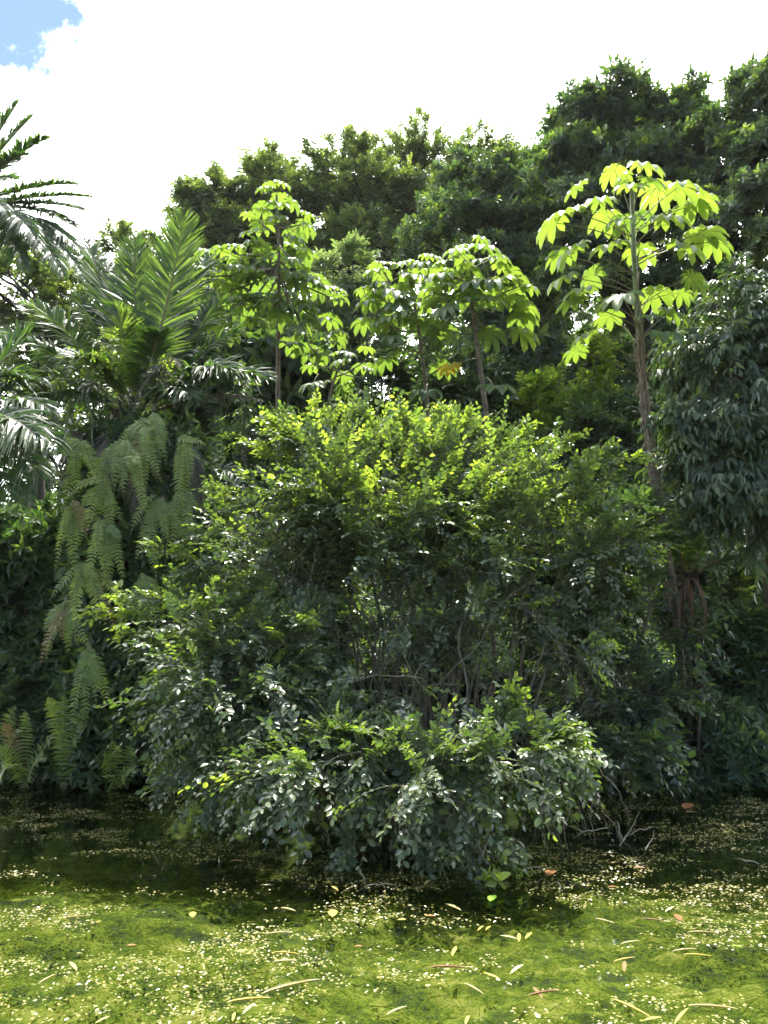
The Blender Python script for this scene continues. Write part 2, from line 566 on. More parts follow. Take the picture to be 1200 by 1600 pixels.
def woody(name, label, cat, base, lobes, leaf='dark', bark='bark', trunk=None, trunk_r=(.16, .08), n_prim=2, prim_r=(.03, .008), arch=.18,
          nsec=20, sec_r=(.008, .003), ntw=12, tw_len=(.25, .5), tw_r=.004, nl=9, leafL=.09, ratio=.5, T=LEAF_SIMPLE, mode='alt', up=.25,
          droop=.15, hang=0.0, gap=.34, gap_scale=1.2, young=.08, tone=(.1, .75), group=None, kp=6, shell=.45, spread=None, stem='trunk', crown='crown',
          extra=None, smooth=False):
    base = np.asarray(base, float)
    root = thing(name, label, cat, base, group)
    st, cr = MB(), MB()
    starts = None
    if trunk is not None:
        tp = np.asarray(trunk, float)
        # resample as a smooth polyline
        u = np.linspace(0, 1, len(tp)); uu = np.linspace(0, 1, max(10, 4 * len(tp)))
        tpr = np.stack([np.interp(uu, u, tp[:, k]) for k in range(3)], 1)
        tpr = wiggle(tpr, trunk_r[1] * .35)
        rad = np.interp(uu, [0, .06, 1], [trunk_r[0] * 1.35, trunk_r[0], trunk_r[1]])
        V, Fq, lf = tubes(tpr[None], rad[None], 9); st.add(V, Fq, 0, lf)
        starts = tpr[int(len(tpr) * .5):]
    S_, D_, L_, lobe_i = [], [], [], []
    for li, lb in enumerate(lobes):
        c, r = lb['c'], lb['r']
        npm = lb.get('np', n_prim)
        pts = []
        for _ in range(npm):
            tgt = c + r * RNG.uniform(-.45, .45, 3)
            if starts is not None:
                p0 = starts[min(len(starts) - 1, int(RNG.random() ** .7 * len(starts)))]
            else:
                p0 = base + np.array([RNG.normal(0, spread or .15), RNG.normal(0, (spread or .15) * .8), 0])
            dist = np.linalg.norm(tgt - p0)
            p1 = p0 * .52 + tgt * .48 + np.array([RNG.normal(0, .06), RNG.normal(0, .06), arch]) * dist
            P = wiggle(bez(p0, p1, tgt, 16), .018 * dist)
            pr = lb.get('pr', prim_r)
            V, Fq, lf = tubes(P[None], np.linspace(pr[0], pr[1], 16)[None] * RNG.uniform(.7, 1.25), kp)
            st.add(V, Fq, 0, lf)
            pts.append(P)
        pts = np.array(pts)
        cand = pts[:, 5:].reshape(-1, 3)
        ns = lb['n'] or nsec
        SP = []
        for _ in range(ns):
            u = rand_unit(1)[0]
            rr = shell + (1 - shell) * RNG.random() ** .6
            tgt = c + r * u * rr
            pick = cand[RNG.integers(0, len(cand), 9)]
            p0 = pick[np.argmin(np.linalg.norm(pick - tgt, axis=1))]
            dist = np.linalg.norm(tgt - p0)
            p1 = (p0 + tgt) / 2 + np.array([RNG.normal(0, .1), RNG.normal(0, .1), arch * .7]) * dist
            SP.append(wiggle(bez(p0, p1, tgt, 8), .02 * dist))
        SP = np.array(SP)
        V, Fq, lf = tubes(SP, np.linspace(sec_r[0], sec_r[1], 8)[None] * RNG.uniform(.7, 1.3, (ns, 1)), 4)
        st.add(V, Fq, 0, lf)
        tt = 1 - RNG.random((ns, ntw)) ** 1.3 * .72
        tt[:, 0] = 1
        fi = tt * 7
        i0 = np.clip(np.floor(fi).astype(int), 0, 6); f = (fi - i0)[..., None]
        ii = np.arange(ns)[:, None]
        S = SP[ii, i0] * (1 - f) + SP[ii, i0 + 1] * f
        tn = nrm(SP[ii, i0 + 1] - SP[ii, i0])
        outw = nrm((S - c) / r)
        D = tn * .45 + outw * .55 + rand_unit(ns * ntw).reshape(ns, ntw, 3) * .65 + UP * lb.get('up', up)
        S_.append(S.reshape(-1, 3)); D_.append(D.reshape(-1, 3))
        L_.append(RNG.uniform(*lb.get('tw', tw_len), ns * ntw)); lobe_i.append(np.full(ns * ntw, li))
    S, D, Lt, lobe_i = np.concatenate(S_), np.concatenate(D_), np.concatenate(L_), np.concatenate(lobe_i)
    g = N3.fbm(S * gap_scale + RNG.random(3) * 30, 2)
    keep = (g > gap) & (S[:, 2] > .06)
    S, D, Lt, lobe_i = S[keep], D[keep], Lt[keep], lobe_i[keep]
    to = RNG.uniform(*tone, len(S))
    yv = np.array([lb.get('young', young) for lb in lobes])[lobe_i]
    isy = RNG.random(len(S)) < yv
    to[isy] = RNG.uniform(.86, 1.0, isy.sum())
    dr = np.array([lb.get('droop', droop) for lb in lobes])[lobe_i]
    twig_leaves(cr, S, D, Lt, dr[:, None] * np.ones((1, 1)), nl, leafL, ratio, T, mode, hang, up, to, r0=tw_r, stem_mb=st)
    if extra is not None:
        extra(st, cr)
    st.build(stem, M[bark], root, loc=base)
    cr.build(crown, M[leaf], root, loc=base, smooth=smooth)
    return root


def frond_mesh(P0, P2, bow, n=60, Lmax=.6, W=.03, vee=.35, sag=.35, fwd=(20, 60), start=.12, face=None, r=(.028, .005), nseg=4, prof=None, tone=.4, jitter=.12, ragged=0.0, widths=None):
    """pinnate frond: midrib plus two rows of leaflets; returns parts for a mesh (0 midrib, 1 leaflets)"""
    P0, P2 = np.asarray(P0, float), np.asarray(P2, float)
    P1 = (P0 + P2) / 2 + np.asarray(bow, float)
    rb = bez(P0, P1, P2, 18)
    V, Fq, lf = tubes(rb[None], np.linspace(r[0], r[1], 18)[None], 5)
    mb = MB(); mb.add(V, Fq, 0, lf)
    t = np.linspace(start, .995, n)[:, None]
    B = (1 - t) ** 2 * P0 + 2 * t * (1 - t) * P1 + t * t * P2
    T = nrm(2 * (1 - t) * (P1 - P0) + 2 * t * (P2 - P1))
    fc = np.array([0, -.6, .25]) if face is None else np.asarray(face, float)
    U = UP + fc
    U = nrm(U - T * np.sum(T * U, 1, keepdims=True))
    S = np.cross(T, U)
    tt = (t[:, 0] - start) / (1 - start)
    L = Lmax * (np.interp(tt, [0, .12, .45, .8, 1], [.45, .8, 1, .72, .28]) if prof is None else prof(tt))
    s = np.linspace(0, 1, nseg)
    wd = np.interp(s, [0, .3, .7, 1], [.55, 1, .7, .06]) if widths is None else np.asarray(widths)
    for sg in (1, -1):
        al = np.radians(np.interp(tt, [0, 1], fwd) + RNG.normal(0, 6, n))[:, None]
        d = nrm(S * sg * np.cos(al) + T * np.sin(al) + U * (vee + RNG.normal(0, jitter, (n, 1))))
        LL = L * RNG.uniform(.88, 1.06, n)
        if ragged:
            LL = LL * np.where(RNG.random(n) < ragged, RNG.uniform(.2, .7, n), 1)
        sgv = sag * (1 + RNG.normal(0, .3, n)) 
        pts = B[:, None] + d[:, None] * (LL[:, None] * s)[..., None]
        pts[:, :, 2] -= (sgv * LL)[:, None] * s[None] ** 2
        wv = nrm(T - d * np.sum(T * d, 1, keepdims=True) + U * RNG.normal(0, .25, (n, 1)))
        ww = (W * .5 * np.clip(LL / Lmax + .25, .5, 1.1))[:, None] * wd[None]
        Lf = pts + wv[:, None] * ww[..., None]
        Rt = pts - wv[:, None] * ww[..., None]
        VV = np.stack([Lf, Rt], 2)            # n,nseg,2,3
        idx = np.arange(n * nseg * 2).reshape(n, nseg, 2)
        q = np.stack([idx[:, :-1, 0], idx[:, 1:, 0], idx[:, 1:, 1], idx[:, :-1, 1]], -1).reshape(-1, 4)
        a = np.empty((n, nseg, 2, 3))
        a[..., 0] = np.clip(tone + RNG.normal(0, .1, n), 0, 1)[:, None, None]
        a[..., 1] = np.array([1, -1])[None, None]
        a[..., 2] = s[None, :, None]
        mb.add(VV.reshape(-1, 3), q, 1, a.reshape(-1, 3))
    return mb


CEC_LOBE = tpl([0, .33, .62, .86, 1], [.60, 1.0, .82], .10, .0)


def cecropia_leaf(mb, c, n, d, r, tone, drp, mat=0):
    """umbrella leaf: nine to ten lobes round the stalk's end"""
    n = nrm(n); d = nrm(d - n * np.dot(d, n)); s = np.cross(n, d)
    k = 9
    a = np.linspace(-2.75, 2.75, k) + RNG.normal(0, .05, k)
    ax = d[None] * np.cos(a)[:, None] + s[None] * np.sin(a)[:, None]
    ln = r * np.interp(np.abs(a), [0, 1.5, 2.75], [1.0, .92, .62]) * RNG.uniform(.92, 1.06, k)
    V0, Fs = CEC_LOBE
    nn = np.repeat(n[None], k, 0)
    V, F_, lf = leaves(np.repeat(c[None], k, 0), ax, nn, ln, ln * .385, CEC_LOBE, np.clip(tone + RNG.normal(0, .06, k), 0, 1))
    V = V.reshape(k, -1, 3)
    u = V0[:, 0]
    drop = drp * RNG.uniform(.75, 1.25, (k, 1)) * ln[:, None]
    V = V + n[None, None] * (.10 * ln[:, None] * np.sin(u * PI)[None])[..., None]
    V[..., 2] -= drop * (u ** 2)[None]
    # pull the tips inward as they hang
    V -= ax[:, None] * (drop * .35 * (u ** 3)[None])[..., None]
    mb.add(V.reshape(-1, 3), F_, mat, lf)


def cecropia(name, label, trunk, trunk_r, heads, leafpx=None, leaf_r=(.34, .44), group=None, green_top=.35, drp=(.12, .45), roots=False, yellow=()):
    """trunk: polyline; heads: (branch from trunk fraction, head point, n leaves, petiole length)"""
    trunk = np.asarray(trunk, float)
    base = trunk[0]
    root = thing(name, label, 'tree', base, group)
    st = MB()
    u = np.linspace(0, 1, len(trunk)); uu = np.linspace(0, 1, 30)
    tp = np.stack([np.interp(uu, u, trunk[:, k]) for k in range(3)], 1)
    ker = np.array([.25, .5, .25])
    for _ in range(3):
        tp[1:-1] = tp[:-2] * .25 + tp[1:-1] * .5 + tp[2:] * .25
    rad = np.interp(uu, [0, 1], trunk_r)
    cut = int(30 * (1 - green_top))
    V, Fq, lf = tubes(tp[None, :cut + 1], rad[None, :cut + 1], 9); st.add(V, Fq, 0, lf)
    V, Fq, lf = tubes(tp[None, cut:], rad[None, cut:], 9); st.add(V, Fq, 1, lf)
    todo = []
    for fr, hp, nlv, pl in heads:
        i = min(29, int(fr * 29))
        hp = tp[-1] if hp is None else np.asarray(hp, float)
        if np.linalg.norm(hp - tp[-1]) > .05:
            p0 = tp[i]; dist = np.linalg.norm(hp - p0)
            P = wiggle(bez(p0, (p0 + hp) / 2 + np.array([0, 0, -.12]) * dist, hp, 14), .01 * dist)
            V, Fq, lf = tubes(P[None], np.linspace(rad[i] * .62, .011, 14)[None], 6); st.add(V, Fq, 0, lf)
            axis = nrm(P[-1] - P[-4]) + UP * .6
        else:
            axis = UP.copy()
        axis = nrm(axis)
        e1 = nrm(np.cross(axis, [0.3, 1, 0.1])); e2 = np.cross(axis, e1)
        nlv = max(3, int(round(nlv * .9)))
        for j in range(nlv):
            az = j * 2.39996 + RNG.random() * .5
            q = j / max(nlv - 1, 1)
            pol = math.radians(22 + 80 * q + RNG.normal(0, 7))
            h = e1 * math.cos(az) + e2 * math.sin(az)
            dd = axis * math.cos(pol) + h * math.sin(pol)
            a0 = hp - axis * (.05 + .28 * q)
            L = pl * RNG.uniform(.7, 1.1) * (.55 + .5 * q)
            todo.append((a0, a0 + dd * L, RNG.uniform(*leaf_r) * (.62 + .42 * q), .15 + .5 * (1 - q)))
    nh = len(todo)
    for it in (leafpx or []):
        todo.append(it)
    # petioles rise and dip; leaf blades hang like umbrellas
    for kk, (a0, c, r, to) in enumerate(todo):
        mb = MB()
        dist = np.linalg.norm(c - a0)
        P = bez(a0, (a0 + c) / 2 + np.array([0, 0, .10]) * dist, c, 9)
        V, Fq, lf = tubes(P[None], np.linspace(.011, .006, 9)[None] * (r / .42), 5); mb.add(V, Fq, 1, lf)
        h = c - a0; h[2] = 0; h = nrm(h + RNG.normal(0, .05, 3) * [1, 1, 0])
        n = nrm(UP + h * RNG.uniform(.25, .65) + RNG.normal(0, .12, 3))
        cecropia_leaf(mb, c, n, h, r, to, RNG.uniform(*drp), 0)
        old = (kk - nh) in yellow
        o = mb.build('leaf', [M['cecropia_old' if old else 'cecropia'], M['petiole']], root, loc=base)
        if old:
            o['label'] = 'yellowed old leaf'
    if roots:
        roots(st, tp)
    st.build('trunk', [M['cecbark'], M['greenstem'], M['root']], root, loc=base)
    return root

# ------------------------------------------------------------------ ground, pond


def pond_materials():
    # bed: mats of green thread algae over dark mud
    m, N, L, out = new_mat('algae_bed')
    tc = N.new('ShaderNodeTexCoord')
    mp = N.new('ShaderNodeMapping'); mp.inputs['Scale'].default_value = (1.0, 1.5, 1)
    L.new(tc.outputs['Object'], mp.inputs[0])
    big = N.new('ShaderNodeTexNoise'); big.inputs['Scale'].default_value = 4.2; big.inputs['Detail'].default_value = 8; big.inputs['Roughness'].default_value = .62
    L.new(mp.outputs[0], big.inputs['Vector'])
    fine = N.new('ShaderNodeTexNoise'); fine.inputs['Scale'].default_value = 34; fine.inputs['Detail'].default_value = 6; fine.inputs['Roughness'].default_value = .7
    fine.inputs['Distortion'].default_value = 1.2
    L.new(mp.outputs[0], fine.inputs['Vector'])
    ad = N.new('ShaderNodeMath'); ad.operation = 'MULTIPLY_ADD'; ad.inputs[1].default_value = .85
    L.new(fine.outputs['Fac'], ad.inputs[0]); L.new(big.outputs['Fac'], ad.inputs[2])
    sb = N.new('ShaderNodeMath'); sb.operation = 'SUBTRACT'; sb.inputs[1].default_value = .425
    L.new(ad.outputs[0], sb.inputs[0])
    cr = ramp(N, [(.32, (.030, .036, .028)), (.41, (.034, .050, .012)), (.50, (.074, .096, .015)), (.58, (.125, .136, .026)), (.68, (.18, .165, .055))])
    L.new(sb.outputs[0], cr.inputs[0])
    # towards the far bank: algae thinning to mud, with the shade painted in
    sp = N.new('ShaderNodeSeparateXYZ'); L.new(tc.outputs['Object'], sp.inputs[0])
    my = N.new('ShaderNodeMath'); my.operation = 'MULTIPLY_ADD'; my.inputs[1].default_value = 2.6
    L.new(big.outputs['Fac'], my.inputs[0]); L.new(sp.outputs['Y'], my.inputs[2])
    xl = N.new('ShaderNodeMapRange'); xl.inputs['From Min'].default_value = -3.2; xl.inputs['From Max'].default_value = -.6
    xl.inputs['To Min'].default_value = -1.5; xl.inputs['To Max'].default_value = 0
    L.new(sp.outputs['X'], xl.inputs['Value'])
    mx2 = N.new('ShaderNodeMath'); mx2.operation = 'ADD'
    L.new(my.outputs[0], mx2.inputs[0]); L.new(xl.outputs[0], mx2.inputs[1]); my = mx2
    mud_shade = N.new('ShaderNodeMapRange'); mud_shade.inputs['From Min'].default_value = 7.6; mud_shade.inputs['From Max'].default_value = 10.0
    L.new(my.outputs[0], mud_shade.inputs['Value'])
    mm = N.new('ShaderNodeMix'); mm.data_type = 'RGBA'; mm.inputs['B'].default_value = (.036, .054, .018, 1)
    L.new(mud_shade.outputs[0], mm.inputs['Factor']); L.new(cr.outputs[0], mm.inputs['A'])
    pb = N.new('ShaderNodeBsdfPrincipled'); pb.inputs['Roughness'].default_value = .9; pb.inputs['Specular IOR Level'].default_value = .1
    L.new(mm.outputs['Result'], pb.inputs['Base Color'])
    L.new(pb.outputs[0], out.inputs[0])
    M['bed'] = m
    # water: clear sheet, reflecting by angle
    m, N, L, out = new_mat('pond_water')
    fr = N.new('ShaderNodeFresnel'); fr.inputs['IOR'].default_value = 1.33
    tr = N.new('ShaderNodeBsdfTransparent'); tr.inputs['Color'].default_value = (.86, .93, .74, 1)
    gl = N.new('ShaderNodeBsdfGlossy'); gl.inputs['Roughness'].default_value = .03
    tc = N.new('ShaderNodeTexCoord')
    no = N.new('ShaderNodeTexNoise'); no.inputs['Scale'].default_value = 5; no.inputs['Detail'].default_value = 3
    L.new(tc.outputs['Object'], no.inputs['Vector'])
    bu = N.new('ShaderNodeBump'); bu.inputs['Strength'].default_value = .05; bu.inputs['Distance'].default_value = .02
    L.new(no.outputs['Fac'], bu.inputs['Height'])
    L.new(bu.outputs[0], gl.inputs['Normal'])
    mx = N.new('ShaderNodeMixShader')
    L.new(fr.outputs[0], mx.inputs[0]); L.new(tr.outputs[0], mx.inputs[1]); L.new(gl.outputs[0], mx.inputs[2])
    L.new(mx.outputs[0], out.inputs[0])
    M['water'] = m
    # forest soil with leaf litter
    m, N, L, out = new_mat('forest_soil')
    tc = N.new('ShaderNodeTexCoord')
    vo = N.new('ShaderNodeTexVoronoi'); vo.inputs['Scale'].default_value = 9
    L.new(tc.outputs['Object'], vo.inputs['Vector'])
    no = N.new('ShaderNodeTexNoise'); no.inputs['Scale'].default_value = 3; no.inputs['Detail'].default_value = 8
    L.new(tc.outputs['Object'], no.inputs['Vector'])
    cr = ramp(N, [(.35, (.035, .028, .018)), (.55, (.075, .06, .038)), (.75, (.14, .115, .075))])
    L.new(no.outputs['Fac'], cr.inputs[0])
    mi = N.new('ShaderNodeMix'); mi.data_type = 'RGBA'; mi.blend_type = 'MULTIPLY'; mi.inputs['Factor'].default_value = .5
    L.new(cr.outputs[0], mi.inputs['A']); L.new(vo.outputs['Color'], mi.inputs['B'])
    pb = N.new('ShaderNodeBsdfPrincipled'); pb.inputs['Roughness'].default_value = .95
    L.new(mi.outputs['Result'], pb.inputs['Base Color']); L.new(pb.outputs[0], out.inputs[0])
    M['soil'] = m
    M['weed'] = leaf_mat('floating_leaflet', [(0, (.16, .17, .035)), (.5, (.27, .24, .055)), (1, (.36, .325, .14))], [(0, (.3, .38, .05)), (1, (.5, .5, .2))], .25, .32, .5)
    M['straw'] = leaf_mat('straw_leaf', [(0, (.34, .30, .12)), (1, (.50, .45, .25))], [(0, (.5, .4, .1)), (1, (.6, .5, .2))], .2, .45, .45)
    M['yellow'] = leaf_mat('yellow_leaf', [(0, (.42, .36, .07)), (1, (.5, .44, .12))], [(0, (.6, .45, .05)), (1, (.6, .5, .1))], .2, .45, .45)
    M['orange'] = leaf_mat('orange_leaf', [(0, (.26, .11, .035)), (1, (.34, .17, .05))], [(0, (.5, .2, .05)), (1, (.5, .2, .05))], .2, .45, .45)
    M['tanbrown'] = leaf_mat('brown_leaf', [(0, (.24, .14, .06)), (1, (.34, .21, .09))], [(0, (.3, .15, .05)), (1, (.3, .2, .1))], .2, .5, .4)
    M['lime'] = leaf_mat('lime_leaf', [(0, (.22, .42, .04)), (1, (.25, .45, .05))], [(0, (.3, .6, .05)), (1, (.3, .6, .05))], .3, .4, .45)
    M['deadwood'] = bark_mat('dead_wood', (.20, .17, .13), (.42, .37, .29), 12, .4)


pond_materials()


def grid(xs, ys, zf):
    X, Yg = np.meshgrid(xs, ys)
    Z = zf(X, Yg)
    V = np.stack([X, Yg, Z], -1).reshape(-1, 3)
    nx, ny = len(xs), len(ys)
    i = np.arange(nx * ny).reshape(ny, nx)
    Fq = np.stack([i[:-1, :-1], i[:-1, 1:], i[1:, 1:], i[1:, :-1]], -1).reshape(-1, 4)
    return V, Fq


def shore(x):
    """Y of the far bank"""
    return 9.6 - .075 * np.clip(x, -8, 8) + .16 * np.sin(x * 1.3 + 1) + .09 * np.sin(x * 3.1)


def bed_z(X, Yg):
    p = np.stack([X * 2.0, Yg * 2.4], -1)
    mound = N2.fbm(p, 4)
    fine = N2.fbm(p * 7 + 3, 3)
    z = -.20 + .16 * (mound - .28) + .07 * (fine - .5)
    z = np.minimum(z, -.025)
    dd = Yg - shore(X)
    z = z - .45 * np.clip((Yg - 5.8) / 1.6, 0, 1) * np.clip(-dd / 1.5, 0, 1)
    return np.where(dd > -.9, z * np.clip(-dd / .9, 0, 1) + .0 - np.where(dd < 0, .03, .03), z)


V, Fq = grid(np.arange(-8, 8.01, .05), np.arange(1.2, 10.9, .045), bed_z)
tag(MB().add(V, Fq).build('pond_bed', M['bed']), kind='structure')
V, Fq = grid(np.linspace(-40, 40, 3), np.linspace(-14, 11.2, 3), lambda X, Y: X * 0)
tag(MB().add(V, Fq).build('water', M['water'], smooth=False), kind='structure')


def ground_z(X, Yg):
    d = Yg - shore(X)
    z = np.where(d < 0, np.maximum(-.9, d * .9), .16 * (1 - np.exp(-d * 2.2)) + .02 * d.clip(0, 8)) - .005
    z = z + np.where(d > .3, .10 * (N2.fbm(np.stack([X * .8, Yg * .8], -1), 3) - .5), 0)
    far = np.clip(Yg - 24, 0, None)
    z = z + 14 * (1 - np.exp(-far * .022))
    back = np.clip(-4.5 - Yg, 0, None)
    z = np.where(Yg < -3, np.minimum(.35, -.9 + (-3 - Yg) * 1.1) * 1.0, z)
    return z


xs = np.concatenate([[-600, -200, -80, -40], np.arange(-26, 26.1, .5), [40, 80, 200, 600]])
ys = np.concatenate([[-400, -100, -30, -10, -7, -5, -4, -3.5, -3, -1, 1, 3, 5, 6.5], np.arange(7.5, 13, .15), np.arange(13, 40, 1.0), [50, 80, 150, 300, 700]])
V, Fq = grid(xs, ys, ground_z)
tag(MB().add(V, Fq).build('ground', M['soil']), kind='structure')


def gz(p):
    p = np.array(p, float)
    p[2] = float(ground_z(np.array(p[0]), np.array(p[1])))
    return p


# floating leaflets in drifting clusters (uncountable)
def floating_weed():
    n = 21000
    X = RNG.uniform(-6.5, 6.5, n); Y = RNG.uniform(2.4, 8.9, n)
    den = N2.fbm(np.stack([X * 1.5, Y * 2.6], -1), 4) + .10 * (X > 1) * (Y > 4.5) 
    k = RNG.random(n) < np.clip((den - .46) * 5.0 * np.interp(Y, [5.5, 7.5, 9], [1, .6, .35]), .022, 1) * (np.abs(X) < Y * .62 + .6)
    X, Y = X[k], Y[k]
    per = RNG.integers(2, 12, len(X))
    cx = np.repeat(X, per); cy = np.repeat(Y, per); tn = np.repeat(np.clip(RNG.normal(.55, .28, len(X)), 0, 1), per)
    m = len(cx)
    a = RNG.random(m) * 6.28
    rr = RNG.uniform(.004, .055, m)
    o = np.stack([cx + np.cos(a) * rr * 1.9, cy + np.sin(a) * rr, np.full(m, .004) + RNG.random(m) * .006], -1)
    b = RNG.random(m) * 6.28
    d = np.stack([np.cos(b), np.sin(b), RNG.normal(.05, .1, m)], -1)
    nn = np.stack([RNG.normal(0, .14, m), RNG.normal(0, .14, m), np.ones(m)], -1)
    L = RNG.uniform(.007, .024, m)
    V, Fs, lf = leaves(o, d, nn, L, L * RNG.uniform(.6, .85, m), LEAF_SIMPLE, np.clip(tn + RNG.normal(0, .12, m), 0, 1))
    mb = MB().add(V, Fs, 0, lf)
    tag(mb.build('floating_weed', M['weed'], smooth=False), 'pale yellow floating weed drifting in clusters over the green pond', 'floating weed', kind='stuff')


floating_weed()


# submerged algae threads (uncountable)
def algae_threads():
    n = 16000
    X = RNG.uniform(-4.5, 4.5, n); Y = RNG.uniform(2.6, 8.0, n)
    k = np.abs(X) < Y * .6 + .4
    X, Y = X[k], Y[k]; n = len(X)
    z = bed_z(X, Y)
    a = RNG.normal(0, .6, n) + np.where(RNG.random(n) < .5, 0, PI)
    L = RNG.uniform(.06, .22, n)
    t = np.linspace(0, 1, 4)
    P = np.stack([X[:, None] + np.cos(a)[:, None] * L[:, None] * t, Y[:, None] + np.sin(a)[:, None] * L[:, None] * t * .8,
                  z[:, None] + .01 + RNG.uniform(.01, .09, n)[:, None] * np.sin(t * 2.2)], -1)
    P[:, :, 2] = np.minimum(P[:, :, 2], -.008)
    P += RNG.normal(0, .008, P.shape) * [1, 1, 0]
    V, Fq, lf = tubes(P, np.full((n, 4), 1.0) * RNG.uniform(.0006, .0016, (n, 1)), 3)
    V[:, 2] = np.minimum(V[:, 2], -.004)
    tag(MB().add(V, Fq, 0, lf).build('algae', M['thread']), 'green thread algae growing in mats under the clear pond surface', 'algae', kind='stuff')


M['thread'] = leaf_mat('algae_thread', [(0, (.10, .17, .015)), (.5, (.20, .27, .025)), (1, (.36, .37, .07))], [(0, (.2, .35, .03)), (1, (.5, .5, .08))], .4, .8, .2)
algae_threads()

# ------------------------------------------------------------------ moist air
def haze():
    m, N, L, out = new_mat('moist_air')
    pv = N.new('ShaderNodeVolumePrincipled')
    pv.inputs['Color'].default_value = (.95, .97, 1, 1)
    pv.inputs['Density'].default_value = HAZE
    pv.inputs['Anisotropy'].default_value = .35
    L.new(pv.outputs[0], out.inputs['Volume'])
    x, y0, y1, z0, z1 = 620, -420, 720, -2.2, 34
    V = [(sx * x, y, z) for z in (z0, z1) for y in (y0, y1) for sx in (-1, 1)]
    Fq = np.array([(0, 2, 3, 1), (4, 5, 7, 6), (0, 1, 5, 4), (2, 6, 7, 3), (0, 4, 6, 2), (1, 3, 7, 5)])
    o = MB().add(V, Fq).build('haze', m, smooth=False)
    tag(o, 'thin moist haze under the trees', 'haze', kind='stuff')


HAZE = .0002
haze()

# ------------------------------------------------------------------ the big shrub over the water
SPRAYS = [(850, 770, 1000, 712, 8.3, .9), (840, 740, 897, 682, 8.5, .9), (870, 750, 950, 700, 8.4, .9), (300, 985, 128, 955, 7.4, .92), (310, 960, 190, 930, 7.4, .92), (320, 1005, 195, 992, 7.3, .9), (330, 1030, 215, 1015, 7.3, .6),
          (350, 900, 240, 855, 7.8, .8), (400, 800, 330, 765, 8.2, .9), (440, 730, 385, 690, 8.5, .9), (470, 700, 415, 655, 8.6, .9), (520, 690, 492, 632, 8.8, .95), (580, 690, 575, 655, 8.9, .9), (680, 690, 690, 645, 9.0, .95), (720, 690, 735, 650, 9.0, .9),
          (800, 720, 820, 670, 9.0, .8), (470, 1260, 388, 1283, 6.2, .5), (500, 1240, 420, 1215, 6.3, .6), (560, 1290, 540, 1335, 6.0, .5), (640, 1290, 660, 1345, 5.9, .4), (700, 1280, 755, 1375, 5.7, .4), (740, 1300, 800, 1340, 5.7, .5),
          (830, 1190, 915, 1238, 6.4, .5), (835, 1150, 905, 1165, 6.5, .8), (320, 1180, 250, 1240, 7.0, .4), (360, 1200, 320, 1270, 6.8, .3), (850, 900, 935, 890, 8.2, .4), (450, 930, 380, 900, 7.6, .7), (500, 985, 480, 970, 7.0, .95), (820, 1120, 800, 1085, 6.6, .8)]
SHRUB_BASE = gz([at(655, 1200, 8.7)[0], 8.7, 0])


def shrub_sprays(st, cr):
    # long leafy shoots that stick out of the crown
    for x0, y0, x1, y1, Y, to in SPRAYS:
        a, e = at(x0, y0, Y + .15), at(x1, y1, Y)
        d = np.linalg.norm(e - a)
        P = wiggle(bez(a, (a + e) / 2 + [0, 0, .10 * d * (1 if y1 < y0 + 20 else 1.6)], e, 14), .012 * d)
        V, Fq, lf = tubes(P[None], np.linspace(.006, .002, 14)[None], 5); st.add(V, Fq, 0, lf)
        k = int(14 + 22 * d)
        t = RNG.uniform(.15, 1, k) * 12.99
        i = t.astype(int); f = (t - i)[:, None]
        S = P[i] * (1 - f) + P[i + 1] * f
        tn = nrm(P[i + 1] - P[i])
        D = tn * .8 + rand_unit(k) * .55 + UP * .15
        twig_leaves(cr, S, D, RNG.uniform(.08, .22, k), np.full(k, .15), 6, .066, .56, LEAF_OVAL, 'alt', 0, .2, np.clip(RNG.normal(to, .12, k), 0, 1), r0=.0025, stem_mb=st)
    # bare twigs criss-crossing the open middle
    n = 95
    P = []
    for _ in range(n):
        a = SHRUB_BASE + np.array([RNG.normal(0, .35), RNG.normal(-.1, .25), RNG.uniform(0, .6)])
        e = at(RNG.uniform(360, 960), RNG.uniform(840, 1130), RNG.uniform(7.2, 8.4))
        d = np.linalg.norm(e - a)
        P.append(wiggle(bez(a, (a + e) / 2 + np.array([RNG.normal(0, .15), RNG.normal(0, .1), .10 * d]), e, 18), .035 * d, 1.3))
    V, Fq, lf = tubes(np.array(P), np.linspace(1, .3, 18)[None] * RNG.uniform(.004, .012, (n, 1)), 5); st.add(V, Fq, 0, lf)
    # leafless ends trailing into the water under the right-hand lobe
    m = 34
    Q = []
    for _ in range(m):
        x = RNG.uniform(770, 925)
        Yw = RNG.uniform(6.0, 6.9)
        a = at(x, RNG.uniform(1150, 1225), Yw + .2); e = at_z(x + RNG.normal(8, 28), RNG.uniform(1270, 1335), RNG.uniform(-.05, .12))
        Q.append(wiggle(bez(a, (a + e) / 2 + np.array([RNG.normal(0, .08), -.05, RNG.normal(.05, .08)]), e, 12), .025))
    V, Fq, lf = tubes(np.array(Q), np.linspace(1, .35, 12)[None] * RNG.uniform(.003, .007, (m, 1)), 5); st.add(V, Fq, 0, lf)
    n = 150
    P0 = np.array(P)[RNG.integers(0, 95, n), RNG.integers(6, 16, n)]
    d = rand_unit(n) * [1, .5, .8] + [0, -.2, .2]
    t = np.linspace(0, 1, 6)
    Q = P0[:, None] + d[:, None] * (RNG.uniform(.15, .6, n)[:, None] * t)[..., None] + RNG.normal(0, .008, (n, 6, 3))
    V, Fq, lf = tubes(Q, np.linspace(1, .4, 6)[None] * RNG.uniform(.002, .004, (n, 1)), 4); st.add(V, Fq, 0, lf)


